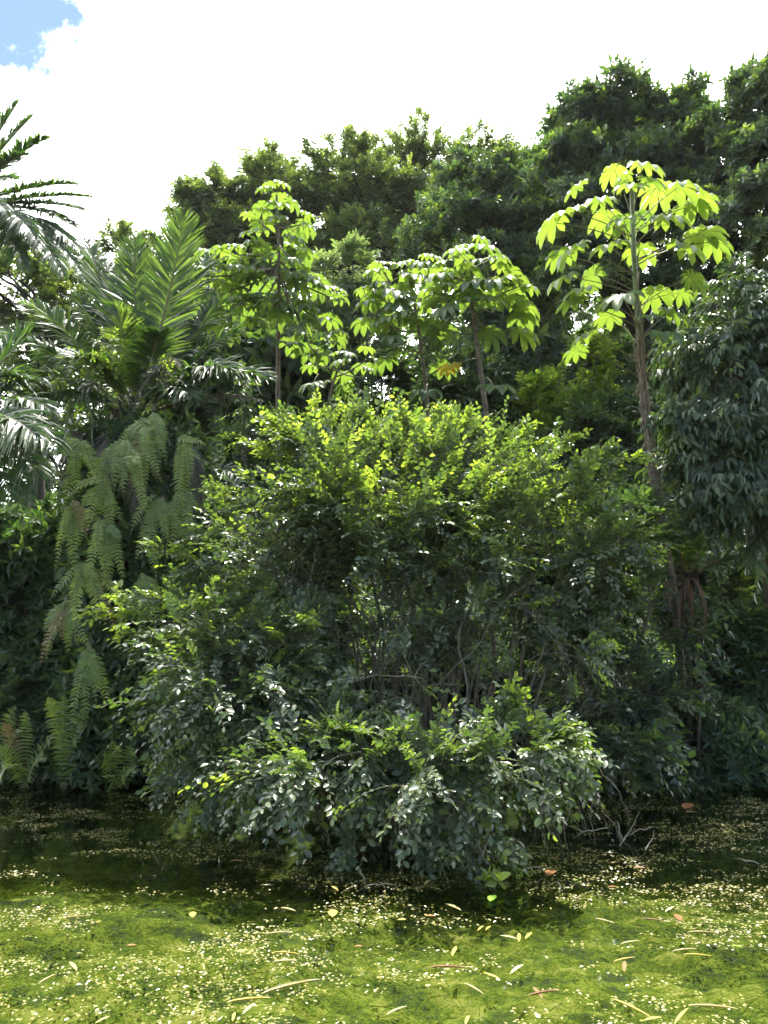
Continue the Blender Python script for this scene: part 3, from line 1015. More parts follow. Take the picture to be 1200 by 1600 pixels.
b = SHRUB_BASE
woody('shrub', 'huge many-stemmed shrub spreading over the pond, sunlit yellow-green on top', 'shrub', b, [
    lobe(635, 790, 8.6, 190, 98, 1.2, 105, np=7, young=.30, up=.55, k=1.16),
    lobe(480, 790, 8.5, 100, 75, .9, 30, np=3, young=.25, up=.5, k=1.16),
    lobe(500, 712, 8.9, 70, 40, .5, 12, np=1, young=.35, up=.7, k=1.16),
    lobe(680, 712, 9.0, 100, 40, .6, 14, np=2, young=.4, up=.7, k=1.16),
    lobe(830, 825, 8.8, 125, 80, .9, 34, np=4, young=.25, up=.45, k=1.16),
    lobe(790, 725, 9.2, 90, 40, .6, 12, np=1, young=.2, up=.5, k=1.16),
        lobe(425, 880, 8.2, 100, 105, .9, 32, np=3, up=.25, k=1.16),
    lobe(560, 860, 8.0, 130, 60, .5, 11, np=2, up=.3, k=1.16),
    lobe(335, 1000, 7.8, 95, 85, .8, 34, np=3, up=.12, droop=.2, k=1.16),
        lobe(325, 1110, 7.6, 92, 80, .8, 34, np=3, up=.05, droop=.28, k=1.16),
    lobe(370, 1075, 7.2, 85, 70, .6, 24, np=2, up=.05, droop=.22, k=1.16),
    lobe(360, 1180, 7.2, 80, 50, .5, 14, np=1, up=0, droop=.3, k=1.16),
    lobe(740, 870, 8.1, 120, 60, .6, 11, np=2, up=.2, k=1.16),
    lobe(870, 900, 8.5, 80, 90, .7, 20, np=2, up=.1, k=1.16),
    lobe(475, 1125, 6.7, 105, 45, .5, 20, np=3, up=.0, droop=.25, tw=(.2, .42), k=1.16),
    lobe(560, 1185, 6.4, 115, 50, .5, 26, np=4, up=.0, droop=.25, tw=(.2, .42), k=1.16),
    lobe(470, 1205, 6.2, 65, 35, .3, 9, np=1, up=.0, droop=.25, k=1.16),
    lobe(650, 1215, 6.1, 80, 45, .4, 12, np=2, up=0, droop=.25, k=1.16),
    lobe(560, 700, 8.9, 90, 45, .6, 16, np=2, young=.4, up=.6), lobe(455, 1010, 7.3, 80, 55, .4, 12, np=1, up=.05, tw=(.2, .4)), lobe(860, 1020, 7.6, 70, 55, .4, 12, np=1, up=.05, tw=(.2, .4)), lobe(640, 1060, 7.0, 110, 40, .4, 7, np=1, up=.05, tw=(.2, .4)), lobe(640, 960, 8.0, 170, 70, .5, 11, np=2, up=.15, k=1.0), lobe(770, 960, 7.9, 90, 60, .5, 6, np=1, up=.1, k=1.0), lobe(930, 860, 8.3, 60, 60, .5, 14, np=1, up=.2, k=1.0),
    lobe(822, 1172, 6.6, 66, 52, .5, 30, np=3, young=.2, up=.08, droop=.3, tw=(.18, .40), k=1.16),
    lobe(770, 1195, 6.3, 60, 35, .4, 8, np=1, up=0, droop=.25, k=1.16),
    lobe(755, 1330, 5.6, 34, 20, .18, 4, np=1, up=.1, droop=.1, k=1.16),
], leaf='shrub', bark='twig', n_prim=2, prim_r=(.021, .005), arch=.13, sec_r=(.006, .0025), ntw=19, tw_len=(.26, .62), tw_r=.0035, nl=13,
    extra=shrub_sprays, leafL=.068, ratio=.56, T=LEAF_OVAL, mode='alt', droop=.14, gap=.37, gap_scale=2.6, young=.06, shell=.2, spread=.42, stem='stem', crown='foliage', smooth=True)

# darker shrubs beside it
b = gz([at(960, 1180, 9.6)[0], 9.7, 0])
woody('shrub', 'dark shrub with grey-green leaves arching over the water beside the leaning bare trunk', 'shrub', b, [
    lobe(930, 850, 9.6, 90, 70, .7, 26), lobe(1000, 830, 9.5, 50, 50, .5, 10), lobe(960, 950, 9.3, 95, 80, .7, 26), lobe(930, 1060, 9.2, 80, 70, .6, 22),
    lobe(960, 1160, 8.6, 70, 45, .5, 18, droop=.3), lobe(1010, 1080, 9.2, 60, 50, .5, 12), lobe(880, 970, 9.2, 60, 70, .5, 14)],
    leaf='dark', bark='twig', prim_r=(.03, .008), ntw=15, tw_len=(.25, .5), nl=10, leafL=.085, ratio=.55, T=LEAF_OVAL, spread=.25, stem='stem', crown='foliage', gap=.3, young=.03, smooth=True)

# ------------------------------------------------------------------ trees behind
woody('fig_tree', 'broad domed tree with fine olive leaves and dark forking limbs behind the cecropias', 'tree', gz([at(560, 700, 26)[0], 26, 0]), [
    lobe(430, 309, 26, 65, 40, 2.4, k=1.15), lobe(540, 289, 26, 70, 42, 2.6, k=1.15), lobe(650, 274, 26.5, 75, 42, 2.8, k=1.15), lobe(745, 279, 27, 65, 38, 2.6, k=1.15), lobe(800, 299, 27, 40, 40, 2, k=1.15),
    lobe(350, 344, 25.5, 60, 45, 2.2, k=1.15), lobe(310, 350, 25, 38, 50, 1.8, k=1.15), lobe(480, 340, 25, 75, 45, 2.2, k=1.15), lobe(590, 325, 24.5, 80, 45, 2.2, k=1.15), lobe(700, 344, 25, 80, 50, 2.2, k=1.15),
    lobe(380, 390, 24.5, 80, 45, 2, k=1.15), lobe(560, 400, 24, 90, 45, 2, k=1.15), lobe(330, 440, 24.5, 60, 40, 1.8, k=1.15)],
    leaf='fig', bark='barkdark', trunk=[at(560, 760, 26), at(558, 620, 26), at(562, 520, 26), at(570, 440, 26)], trunk_r=(.42, .30), n_prim=4, prim_r=(.17, .04), arch=.12,
    nsec=105, sec_r=(.030, .010), ntw=16, tw_len=(.3, .6), tw_r=.007, nl=12, leafL=.125, ratio=.5, up=.08, gap=.13, gap_scale=.55, young=.12, shell=.5)

woody('broadleaf_tree', 'dense glossy round-topped tree between the domed tree and the tall sunlit cecropia', 'tree', gz([at(760, 700, 18)[0], 18, 0]), [
    lobe(740, 310, 18, 85, 50, 1.5, 34), lobe(820, 320, 17.5, 70, 55, 1.4, 28), lobe(700, 370, 17.5, 75, 60, 1.3, 28), lobe(790, 400, 17, 90, 60, 1.3, 32), lobe(850, 420, 17, 60, 80, 1.2, 24), lobe(730, 450, 17, 80, 50, 1.2, 22)],
    leaf='dark', bark='barkdark', trunk=[at(770, 800, 18), at(772, 640, 18), at(768, 520, 18), at(770, 420, 18)], trunk_r=(.24, .14), n_prim=2, prim_r=(.08, .02),
    sec_r=(.02, .008), ntw=19, tw_len=(.25, .5), tw_r=.006, nl=13, leafL=.14, ratio=.46, mode='rosette', up=.5, gap=.30, gap_scale=.9, young=.10, shell=.5)

woody('broadleaf_tree', 'tall dark broadleaf tree against the sky above the tallest cecropia', 'tree', gz([at(1010, 800, 16)[0], 16, 0]), [
    lobe(900, 211, 16, 60, 45, 1.3, 26), lobe(930, 190, 16, 70, 45, 1.2, 26), lobe(970, 186, 16, 60, 38, 1.3, 26), lobe(1045, 201, 16, 60, 40, 1.3, 26), lobe(880, 276, 15.5, 50, 50, 1.2, 24), lobe(960, 271, 15.2, 80, 55, 1.2, 34),
    lobe(1050, 286, 15.2, 70, 60, 1.2, 30), lobe(920, 320, 15, 75, 50, 1.1, 26), lobe(1060, 340, 15, 70, 50, 1.1, 20), lobe(1000, 166, 16.2, 16, 20, .4, 4), lobe(900, 420, 15, 60, 60, 1, 20), lobe(1085, 430, 14.6, 60, 55, .9, 22), lobe(1040, 480, 15, 60, 50, .9, 16), lobe(1150, 440, 14.4, 60, 60, .9, 20)],
    leaf='dark', bark='barkdark', trunk=[at(1090, 900, 16), at(1070, 640, 16), at(1020, 560, 16), at(985, 500, 16), at(950, 430, 16)], trunk_r=(.26, .13), n_prim=2, prim_r=(.09, .02),
    sec_r=(.02, .008), ntw=21, tw_len=(.22, .5), tw_r=.006, nl=11, leafL=.145, ratio=.45, mode='rosette', up=.5, gap=.30, gap_scale=.8, young=.12, shell=.5)

woody('broadleaf_tree', 'tall dark tree rising at the photo\'s right edge with the highest leafy top', 'tree', gz([at(1190, 900, 14)[0], 14, 0]), [
    lobe(1170, 172, 14, 60, 45, 1.2, 30), lobe(1125, 212, 14, 35, 40, .8, 14), lobe(1180, 262, 13.5, 65, 60, 1.1, 30), lobe(1120, 292, 13.5, 45, 60, .9, 18), lobe(1170, 340, 13, 70, 60, 1, 26), lobe(1190, 132, 14.2, 30, 20, .5, 6), lobe(1260, 242, 14, 70, 90, 1.2, 26)],
    leaf='dark', bark='barkdark', trunk=[at(1190, 1000, 14), at(1185, 700, 14), at(1180, 450, 14), at(1175, 300, 14)], trunk_r=(.25, .12), n_prim=2, prim_r=(.08, .02),
    sec_r=(.02, .008), ntw=20, tw_len=(.22, .45), tw_r=.006, nl=11, leafL=.125, ratio=.45, mode='rosette', up=.5, gap=.32, gap_scale=.9, young=.12, shell=.5)

woody('weeping_tree', 'tree with long hanging glossy grey-green leaves beside the tall bare cecropia trunk', 'tree', gz([at(1210, 1150, 9.9)[0], 9.9, 0]), [
    lobe(1140, 470, 10.2, 60, 45, .7, 22, up=.3), lobe(1190, 520, 10, 60, 60, .8, 24), lobe(1110, 560, 10, 55, 60, .7, 22), lobe(1175, 620, 9.6, 60, 70, .7, 26), lobe(1110, 660, 9.7, 55, 50, .6, 18),
    lobe(1150, 730, 9.4, 60, 65, .6, 22), lobe(1095, 745, 9.5, 40, 55, .5, 12), lobe(1190, 790, 9.3, 50, 60, .5, 14), lobe(1060, 660, 9.6, 30, 25, .3, 5), lobe(1250, 600, 9.8, 70, 150, .9, 26)],
    leaf='droop', bark='bark', trunk=[gz([at(1215, 1150, 9.9)[0], 9.9, 0]), at(1205, 900, 10), at(1195, 700, 10), at(1180, 560, 10)], trunk_r=(.14, .06), n_prim=2, prim_r=(.035, .01),
    ntw=13, tw_len=(.25, .55), nl=9, leafL=.15, ratio=.36, T=LEAF_LANCE, mode='alt', up=-.05, droop=.35, hang=.75, gap=.30, gap_scale=1.4, young=.05, shell=.4, smooth=True)

woody('small_leaved_tree', 'small-leaved olive tree behind the palms under the blown-out sky', 'tree', gz([at(40, 800, 17)[0], 17, 0]), [
    lobe(30, 450, 17, 75, 60, 1.4, 30), lobe(100, 430, 17.5, 60, 40, 1.2, 22), lobe(150, 480, 17, 70, 50, 1.3, 26), lobe(60, 530, 16.5, 90, 50, 1.2, 26), lobe(-50, 430, 17, 70, 60, 1.3, 18), lobe(170, 560, 16.5, 70, 50, 1.2, 16)],
    leaf='fig', bark='barkdark', trunk=[at(60, 900, 17), at(60, 640, 17), at(80, 520, 17)], trunk_r=(.2, .12), n_prim=3, prim_r=(.08, .02), sec_r=(.02, .007), ntw=14, tw_len=(.25, .6), tw_r=.006,
    nl=12, leafL=.13, ratio=.5, up=.3, gap=.32, gap_scale=.8, young=.18, shell=.4)

woody('dark_tree', 'dark small tree top poking above the main palm fronds at the foot of the sky', 'tree', gz([at(220, 800, 23)[0], 23, 0]), [
    lobe(195, 395, 23, 45, 28, 1.2, 16), lobe(250, 420, 23, 50, 40, 1.4, 18), lobe(200, 470, 22.5, 80, 50, 1.5, 22), lobe(300, 500, 22, 70, 60, 1.5, 22), lobe(230, 540, 22, 80, 50, 1.5, 18)],
    leaf='fig', bark='barkdark', trunk=[at(235, 900, 23), at(230, 620, 23), at(235, 500, 23)], trunk_r=(.25, .14), n_prim=2, prim_r=(.09, .02), sec_r=(.025, .008), ntw=13, tw_len=(.3, .7), tw_r=.007,
    nl=11, leafL=.16, ratio=.5, up=.35, gap=.3, gap_scale=.7, young=.08)

woody('silvery_tree', 'pale silvery-leaved young tree between two cecropia crowns', 'tree', gz([at(545, 750, 17)[0], 17, 0]), [
    lobe(535, 430, 17, 55, 38, .9, 26), lobe(580, 470, 17, 40, 40, .8, 16), lobe(520, 500, 16.8, 60, 45, .8, 20), lobe(560, 560, 16.8, 50, 50, .8, 14)],
    leaf='silver', bark='bark', trunk=[at(548, 900, 17), at(545, 640, 17), at(548, 500, 17)], trunk_r=(.09, .05), prim_r=(.04, .012), ntw=14, tw_len=(.25, .5), nl=11, leafL=.15, ratio=.4, up=.3, gap=.25)

woody('sunlit_bush', 'bright yellow-green sunlit bush in a gap left of the tall cecropia trunk', 'bush', gz([at(890, 800, 14.5)[0], 14.5, 0]), [
    lobe(885, 600, 14.5, 45, 35, .6, 20, young=.7), lobe(925, 570, 14.5, 30, 25, .5, 10, young=.6), lobe(840, 620, 14.4, 40, 35, .6, 12, young=.3), lobe(900, 670, 14.2, 60, 50, .7, 16)],
    leaf='bright', bark='bark', prim_r=(.04, .01), ntw=14, tw_len=(.2, .45), nl=10, leafL=.13, ratio=.5, up=.4, gap=.28, stem='stem', crown='foliage')

# understorey, each its own tree: (px, py, Y, rx, ry, label)
UNDER = [
    (380, 560, 15, 110, 90, 'big-leaved dark tree behind the leftmost cecropia trunk', .30, 'rosette'),
    (480, 610, 17, 90, 80, 'dark understorey tree behind the slender leaning cecropia', .16, 'alt'),
    (640, 590, 18, 95, 100, 'dark understorey tree behind the two middle cecropia trunks', .16, 'alt'),
    (730, 620, 15, 80, 70, 'shaded leafy sapling directly behind the shrub top, below the yellowed cecropia leaf', .15, 'alt'),
    (820, 540, 17, 80, 90, 'dark bushy tree to the right of the cecropia with the yellowed leaf', .18, 'rosette'),
    (960, 560, 18, 80, 110, 'dim tree filling the gap behind the tall cecropia trunk', .17, 'alt'),
    (960, 690, 14, 95, 80, 'blue-green shaded bush between the sunlit bush and the tall cecropia trunk', .14, 'alt'),
    (1060, 600, 15, 70, 110, 'dark tree between the tall cecropia trunk and the weeping tree', .16, 'alt'),
]
for i, (px, py, Y, rx, ry, lab, lf_, mode) in enumerate(UNDER):
    n = 26
    woody('understorey_tree', lab, 'tree', gz([at(px, 900, Y)[0], Y, 0]), [
        lobe(px, py - ry * .4, Y, rx * .8, ry * .6, rx * Y / F * .7, n), lobe(px - rx * .4, py + ry * .2, Y - .3, rx * .7, ry * .6, rx * Y / F * .6, n), lobe(px + rx * .4, py + ry * .3, Y - .3, rx * .7, ry * .6, rx * Y / F * .6, n),
        lobe(px, py + ry * .9, Y - .2, rx * .9, ry * .5, rx * Y / F * .6, n)],
        leaf='dark', bark='barkdark', trunk=[gz([at(px, 900, Y)[0], Y, 0]), at(px + RNG.uniform(-15, 15), py + ry * .5, Y), at(px, py, Y)], trunk_r=(.10, .05), prim_r=(.04, .012), sec_r=(.015, .005),
        ntw=13, tw_len=(.25, .55), tw_r=.005, nl=9, leafL=lf_, ratio=.45, mode=mode, up=.15, gap=.28, hang=.15, young=.04 if i not in (3, 4) else .15)

# farther forest that closes the view: big trees in a row
FARP = [(-150, 33), (60, 36), (240, 34), (420, 38), (600, 40), (760, 37), (900, 34), (1040, 36), (1180, 33), (1340, 35)]
FARL = ['palms at the left edge', 'small-leaved olive tree', 'main palm', 'leftmost cecropia', 'silvery young tree', 'glossy round-topped tree', 'sunlit bush', 'tall cecropia trunk', 'weeping tree', 'highest tree at the right edge']
for i, ((px, Y), l2) in enumerate(zip(FARP, FARL)):
    bx = at(px, 700, Y)[0]
    tops = 640 if i < 3 else 560
    woody('forest_tree', 'dim forest tree far behind the ' + l2, 'tree', gz([bx, Y, 0]), [
        lobe(px + dx, tops + dy, Y + RNG.uniform(-1, 1), 85, 65, 2.4, 15) for dx, dy in ((-70, 0), (70, -10), (0, -70 if 3 <= i < 9 else 0), (-60, 100), (60, 110), (0, 190), (-80, 220), (80, 225), (0, 290))],
        leaf='dark', bark='barkdark', trunk=[gz([bx, Y, 0]), at(px + 10, 760, Y), at(px, 640, Y)], trunk_r=(.35, .22), n_prim=1, prim_r=(.12, .03), sec_r=(.03, .01), ntw=13, tw_len=(.6, 1.2), tw_r=.012,
        nl=9, leafL=.36, ratio=.5, up=.1, gap=.2, gap_scale=.4, group='far forest trees', kp=5)

# bank-side bushes
BANK = [
    (40, 860, 9.9, 75, 70, 'dark glossy bush at the left edge with a sunlit top, below the silvery palm fronds', .15, .36, 'rosette', 'vine'),
    (50, 1000, 9.7, 80, 90, 'dark shaded bush at the left edge under the sunlit-topped bush', .13, .38, 'rosette', 'vine'),
    (60, 1110, 9.4, 80, 55, 'low dark bush on the bank left of the hanging ferns', .13, .4, 'alt', 'dark'),
    (330, 850, 10.6, 60, 70, 'dark leafy bush in the gap right of the fern-clad palm trunk', .13, .42, 'alt', 'dark'),
    (1120, 930, 10.4, 80, 80, 'dark green bush under the weeping tree', .12, .42, 'alt', 'dark'),
    (1180, 1010, 9.8, 50, 80, 'leafy dark shrub at the right edge above the bank', .13, .4, 'alt', 'vine'),
    (1060, 1150, 9.5, 70, 55, 'low dim shrub on the bank right of the arching dark shrub', .10, .45, 'alt', 'dark'),
    (1160, 1170, 9.2, 60, 45, 'low weedy shrub touching the water at the right edge', .12, .4, 'rosette', 'vine'),
    (820, 1080, 11.2, 80, 60, 'shaded bush seen through the big shrub above its bright lower lobe', .12, .45, 'alt', 'dark'),
    (690, 1040, 12.0, 90, 80, 'shadowy bush behind the bare stems of the big shrub', .13, .45, 'alt', 'dark'),
    (500, 1000, 12.0, 100, 110, 'shadowy bush behind the left half of the big shrub', .13, .45, 'alt', 'dark'),
    (930, 800, 12.5, 90, 90, 'shaded bush behind the right shoulder of the big shrub', .13, .42, 'alt', 'dark'),
    (400, 720, 13, 90, 70, 'dark bush behind the left shoulder of the big shrub', .15, .42, 'alt', 'dark'),
]
for i, (px, py, Y, rx, ry, lab, lf_, ra, mode, mt) in enumerate(BANK):
    Y += .45
    s = rx * Y / F
    bp = gz([at(px, 1200, Y)[0], Y, 0])
    woody('bush', lab, 'bush', bp, [
        lobe(px, py - ry * .35, Y, rx * .8, ry * .6, s * .6, 22, young=.2 if i == 0 else .03), lobe(px - rx * .45, py + ry * .2, Y - .1, rx * .6, ry * .6, s * .5, 18), lobe(px + rx * .45, py + ry * .2, Y - .1, rx * .6, ry * .6, s * .5, 18),
        lobe(px, py + ry * .7, Y - .15, rx * .9, ry * .45, s * .5, 16)],
        leaf=mt, bark='bark', prim_r=(.025, .007), sec_r=(.008, .003), ntw=13, tw_len=(.2, .42), nl=9, leafL=lf_, ratio=ra, T=LEAF_LANCE if mode == 'rosette' else LEAF_SIMPLE, mode=mode, up=.25, gap=.25, hang=.1,
        stem='stem', crown='foliage', spread=.3)

# low shade growth along the bank, uncountable
def undergrowth():
    n = 5200
    X = RNG.uniform(-9, 9, n); Y = shore(X) + RNG.gamma(1.3, 1.1, n) + .02
    k = Y < 22
    X, Y = X[k], Y[k]
    S = np.stack([X, Y, ground_z(X, Y)], -1)
    mb = MB(); stm = MB()
    D = UP + RNG.normal(0, .55, S.shape)
    twig_leaves(mb, S, D, RNG.uniform(.15, .5, len(S)), .25 * np.ones((len(S), 1)), 8, .11, .42, LEAF_SIMPLE, 'alt', .1, .2, RNG.uniform(0, .75, len(S)))
    n = 1500
    X = RNG.uniform(-7, 7, n); Y = shore(X) + RNG.normal(.02, .10, n)
    S = np.stack([X, Y, np.maximum(ground_z(X, Y), -.02)], -1)
    twig_leaves(mb, S, UP * .5 + np.array([0, -.55, 0]) + RNG.normal(0, .45, S.shape), RNG.uniform(.12, .42, n), .45 * np.ones((n, 1)), 8, .085, .42, LEAF_SIMPLE, 'alt', .2, .2, RNG.uniform(0, .85, n))
    n = 6500
    X = RNG.uniform(-34, 34, n); Y = RNG.uniform(13, 62, n)
    k = np.abs(X) < Y * .62 + 2
    X, Y = X[k], Y[k]
    S = np.stack([X, Y, ground_z(X, Y)], -1)
    hgt = RNG.uniform(.8, 1.6, len(X)) * np.interp(Y, [13, 30, 60], [.8, 1.4, 2.2])
    for _ in range(3):
        q = S + RNG.normal(0, .5, S.shape) * [1, 1, 0] + UP * RNG.random((len(S), 1)) * hgt[:, None]
        twig_leaves(mb, q, UP * .6 + RNG.normal(0, .6, S.shape), hgt * .6, .3 * np.ones((len(S), 1)), 7, .30, .5, LEAF_SIMPLE, 'alt', .1, .2, RNG.uniform(0, .8, len(S)), r0=.008)
    tag(mb.build('undergrowth', M['dark'], smooth=False), 'low dark undergrowth covering the shaded bank under the trees', 'undergrowth', kind='stuff')


undergrowth()

# ------------------------------------------------------------------ palms
def palm(name, label, centre, fronds, trunk_r=(.26, .24), n=105, base=None, Lmax=.66, W=.036, group=None, dead=(), trunk=True):
    centre = np.asarray(centre, float)
    base = gz([centre[0], centre[1], 0]) if base is None else np.asarray(base, float)
    root = thing(name, label, 'palm', base, group)
    if trunk:
        P = np.linspace(base - [0, 0, .1], centre, 14)
        mb = MB()
        V, Fq, lf = tubes(P[None], np.linspace(*trunk_r, 14)[None], 12); mb.add(V, Fq, 0, lf)
        # old leaf bases sticking out of the trunk
        m = 130
        z = RNG.uniform(.3, 1, m); a = RNG.random(m) * 6.28
        p0 = base + (centre - base) * z[:, None] + np.stack([np.cos(a), np.sin(a), 0 * a], -1) * trunk_r[1] * .9
        d = np.stack([np.cos(a) * .6, np.sin(a) * .6, np.full(m, .8)], -1)
        t = np.linspace(0, 1, 3)
        P = p0[:, None] + d[:, None] * (RNG.uniform(.12, .3, m)[:, None] * t)[..., None]
        V, Fq, lf = tubes(P, np.array([.05, .04, .02])[None] * np.ones((m, 1)), 5); mb.add(V, Fq, 0, lf)
        mb.build('trunk', M['barkdark'], root, loc=base)
    for f in fronds:
        tip, bow = f[0], f[1]
        kw = dict(n=n, Lmax=Lmax, W=W)
        kw.update(f[2] if len(f) > 2 else {})
        isd = kw.pop('dead', False)
        off = nrm(np.asarray(tip) - centre) * trunk_r[1] * .6
        mb = frond_mesh(centre + off, tip, bow, **kw)
        o = mb.build('frond', [M['petiole'], M['palm_dead' if isd else 'palm']], root, loc=base, smooth=False)
        if isd:
            o['label'] = 'withered grey frond'
    return root


C = at(215, 650, 10.0)
palm('palm', 'fern-covered palm on the left bank, its long fronds fanned against the sky', C, [
    (at(288, 340, 9.7), (.10, 0, .15), dict(Lmax=.72, vee=.12, sag=.06, face=(0, -1, .1), tone=.7, n=110, W=.036)),
    (at(212, 372, 10.2), (-.05, 0, .1), dict(Lmax=.6, vee=.3, sag=.1, tone=.6, face=(0, -1, 0))),
    (at(135, 375, 10.4), (-.05, .0, .35), dict(Lmax=.6, vee=.2, sag=.25, tone=.5, face=(.8, -.6, 0))),
    (at(168, 410, 10.6), (-.05, .0, .25), dict(Lmax=.6, vee=.25, sag=.2, tone=.5, face=(.6, -.6, 0))),
    (at(118, 465, 9.9), (-.1, 0, .4), dict(Lmax=.55, sag=.3, tone=.55, face=(.3, -.4, .2))),
    (at(42, 478, 9.8), (-.1, 0, .45), dict(sag=.4, tone=.65, vee=.45)),
    (at(-25, 525, 9.4), (-.1, 0, .5), dict(sag=.45, tone=.6, vee=.45)),
    (at(-15, 590, 9.0), (-.1, 0, .45), dict(sag=.45, tone=.5)),
    (at(30, 640, 8.9), (0, 0, .5), dict(sag=.5, tone=.35)),
    (at(348, 470, 10.4), (.1, 0, .3), dict(sag=.3, tone=.5, vee=.3)),
    (at(372, 520, 10.0), (.15, 0, .35), dict(sag=.35, tone=.35)),
    (at(412, 590, 9.5), (.1, 0, .45), dict(sag=.4, tone=.3)),
    (at(355, 575, 9.0), (.1, 0, .4), dict(sag=.45, tone=.3)),
    (at(182, 480, 9.2), (0, 0, .2), dict(sag=.15, Lmax=.45, tone=.8, face=(0, -1, .2), n=46)),
    (at(250, 520, 9.0), (.05, -.1, .3), dict(sag=.3, Lmax=.5, tone=.5)),
    (at(115, 560, 8.9), (-.05, -.1, .35), dict(sag=.35, Lmax=.5, tone=.6)),
    (at(300, 620, 8.8), (.05, -.1, .4), dict(sag=.45, Lmax=.5, tone=.3)),
    (at(70, 555, 10.9), (0, 0, .6), dict(tone=.4)), (at(260, 430, 11.0), (0, 0, .3), dict(tone=.4)), (at(330, 400, 11), (0, 0, .4), dict(tone=.4)),
    (at(400, 625, 9.4), (.1, 0, .3), dict(dead=True, Lmax=.35, sag=.7, W=.018, ragged=.5)),
    (at(310, 790, 9.1), (.42, -.1, .45), dict(dead=True, Lmax=.34, sag=.9, W=.016, fwd=(50, 70), ragged=.3)),
    (at(103, 750, 9.0), (-.38, -.1, .5), dict(dead=True, Lmax=.32, sag=.9, W=.016, fwd=(50, 70), ragged=.3)),
    (at(170, 760, 8.8), (-.2, -.3, .4), dict(dead=True, Lmax=.30, sag=.9, W=.016, fwd=(50, 70), ragged=.3)),
    (at(218, 810, 8.7), (.05, -.4, .4), dict(dead=True, Lmax=.30, sag=.9, W=.016, fwd=(50, 70), ragged=.3)),
    (at(270, 560, 8.9), (.05, -.1, .25), dict(dead=True, Lmax=.4, sag=.9, W=.016, ragged=.4)),
], trunk_r=(.42, .36))

C = at(-75, 330, 12.5)
palm('palm', 'tall palm beyond the left edge, its ragged drooping fronds hanging in against the white sky', C, [
    (at(28, 160, 12.2), (.1, 0, .3), dict(Lmax=.5)), (at(50, 182, 12.6), (.1, 0, .3), dict(Lmax=.5)), (at(75, 215, 12.0), (.2, 0, .45), dict(Lmax=.5)), (at(40, 240, 11.6), (.1, 0, .4), {}),
    (at(122, 288, 12.2), (.3, 0, .35), dict(Lmax=.42)), (at(142, 308, 12.6), (.3, 0, .28), dict(Lmax=.34)), (at(130, 328, 11.9), (.3, 0, .3), dict(Lmax=.4)), (at(118, 355, 12.2), (.3, 0, .45), dict(Lmax=.45)),
    (at(128, 392, 11.8), (.3, 0, .6), dict(Lmax=.55, sag=.8)), (at(135, 440, 11.4), (.4, 0, .8), dict(Lmax=.5, sag=.7)), (at(100, 430, 11.0), (.3, 0, .8), dict(Lmax=.5, sag=.8)), (at(40, 420, 11.0), (.2, 0, .7), dict(sag=.8)),
    (at(60, 380, 11), (.3, -.1, .6), dict(sag=.7)), (at(0, 180, 12.8), (0, 0, .4), {}), (at(-120, 130, 12.5), (0, 0, .4), {}), (at(-230, 250, 12.5), (0, 0, .5), {}), (at(-250, 380, 12.5), (0, 0, .8), {}), (at(10, 330, 10.6), (0, 0, .5), dict(sag=.7)),
    (at(25, 280, 14), (.1, 0, .5), {}), (at(-40, 160, 13.5), (0, 0, .3), {}),
], trunk_r=(.2, .17), Lmax=.5, W=.04)

C = at(-95, 690, 8.6)
palm('palm', 'low palm at the left edge with silvery arching fronds above the glossy bush', C, [
    (at(78, 640, 8.2), (.1, 0, .55), dict(sag=.6, Lmax=.5)), (at(88, 700, 8.0), (.15, 0, .6), dict(sag=.6, Lmax=.55)), (at(60, 745, 7.9), (.1, 0, .55), dict(sag=.6)), (at(30, 590, 8.8), (.05, 0, .5), dict(sag=.5)),
    (at(70, 600, 9.0), (.1, 0, .5), dict(sag=.5)), (at(20, 780, 7.8), (.1, -.05, .5), dict(sag=.6)), (at(-200, 560, 8.6), (0, 0, .4), {}), (at(-300, 700, 8.6), (0, 0, .6), {}), (at(-40, 520, 8.9), (0, 0, .3), {}),
    (at(45, 520, 8.8), (.1, 0, .25), dict(sag=.2)), (at(55, 680, 7.6), (.1, -.1, .5), dict(sag=.55, tone=.6)),
], trunk_r=(.16, .15), n=52)

C = at(1075, 905, 10.2)
palm('young_palm', 'young grey-green palm half hidden behind the leaning bare trunk', C, [
    (at(955, 865, 9.6), (-.1, 0, .35), {}), (at(985, 915, 9.5), (-.1, 0, .25), {}), (at(1010, 795, 10.2), (-.1, 0, .2), {}), (at(1065, 790, 10.4), (0, 0, .2), {}), (at(1130, 800, 10.2), (.05, 0, .3), {}), (at(1160, 880, 10), (.1, 0, .3), {}),
    (at(1040, 830, 9.6), (0, -.1, .2), {}),
], trunk_r=(.07, .06), n=36, Lmax=.42, W=.04)

C = at(320, 760, 12.0)
palm('young_palm', 'small palm in deep shade between the fern-clad trunk and the shrub', C, [
    (at(365, 742, 11.6), (.05, 0, .3), {}), (at(280, 735, 11.8), (0, 0, .3), {}), (at(340, 700, 12), (0, 0, .2), {}), (at(370, 800, 11.5), (.1, 0, .3), {}),
], trunk_r=(.06, .05), n=36, Lmax=.42, W=.04)

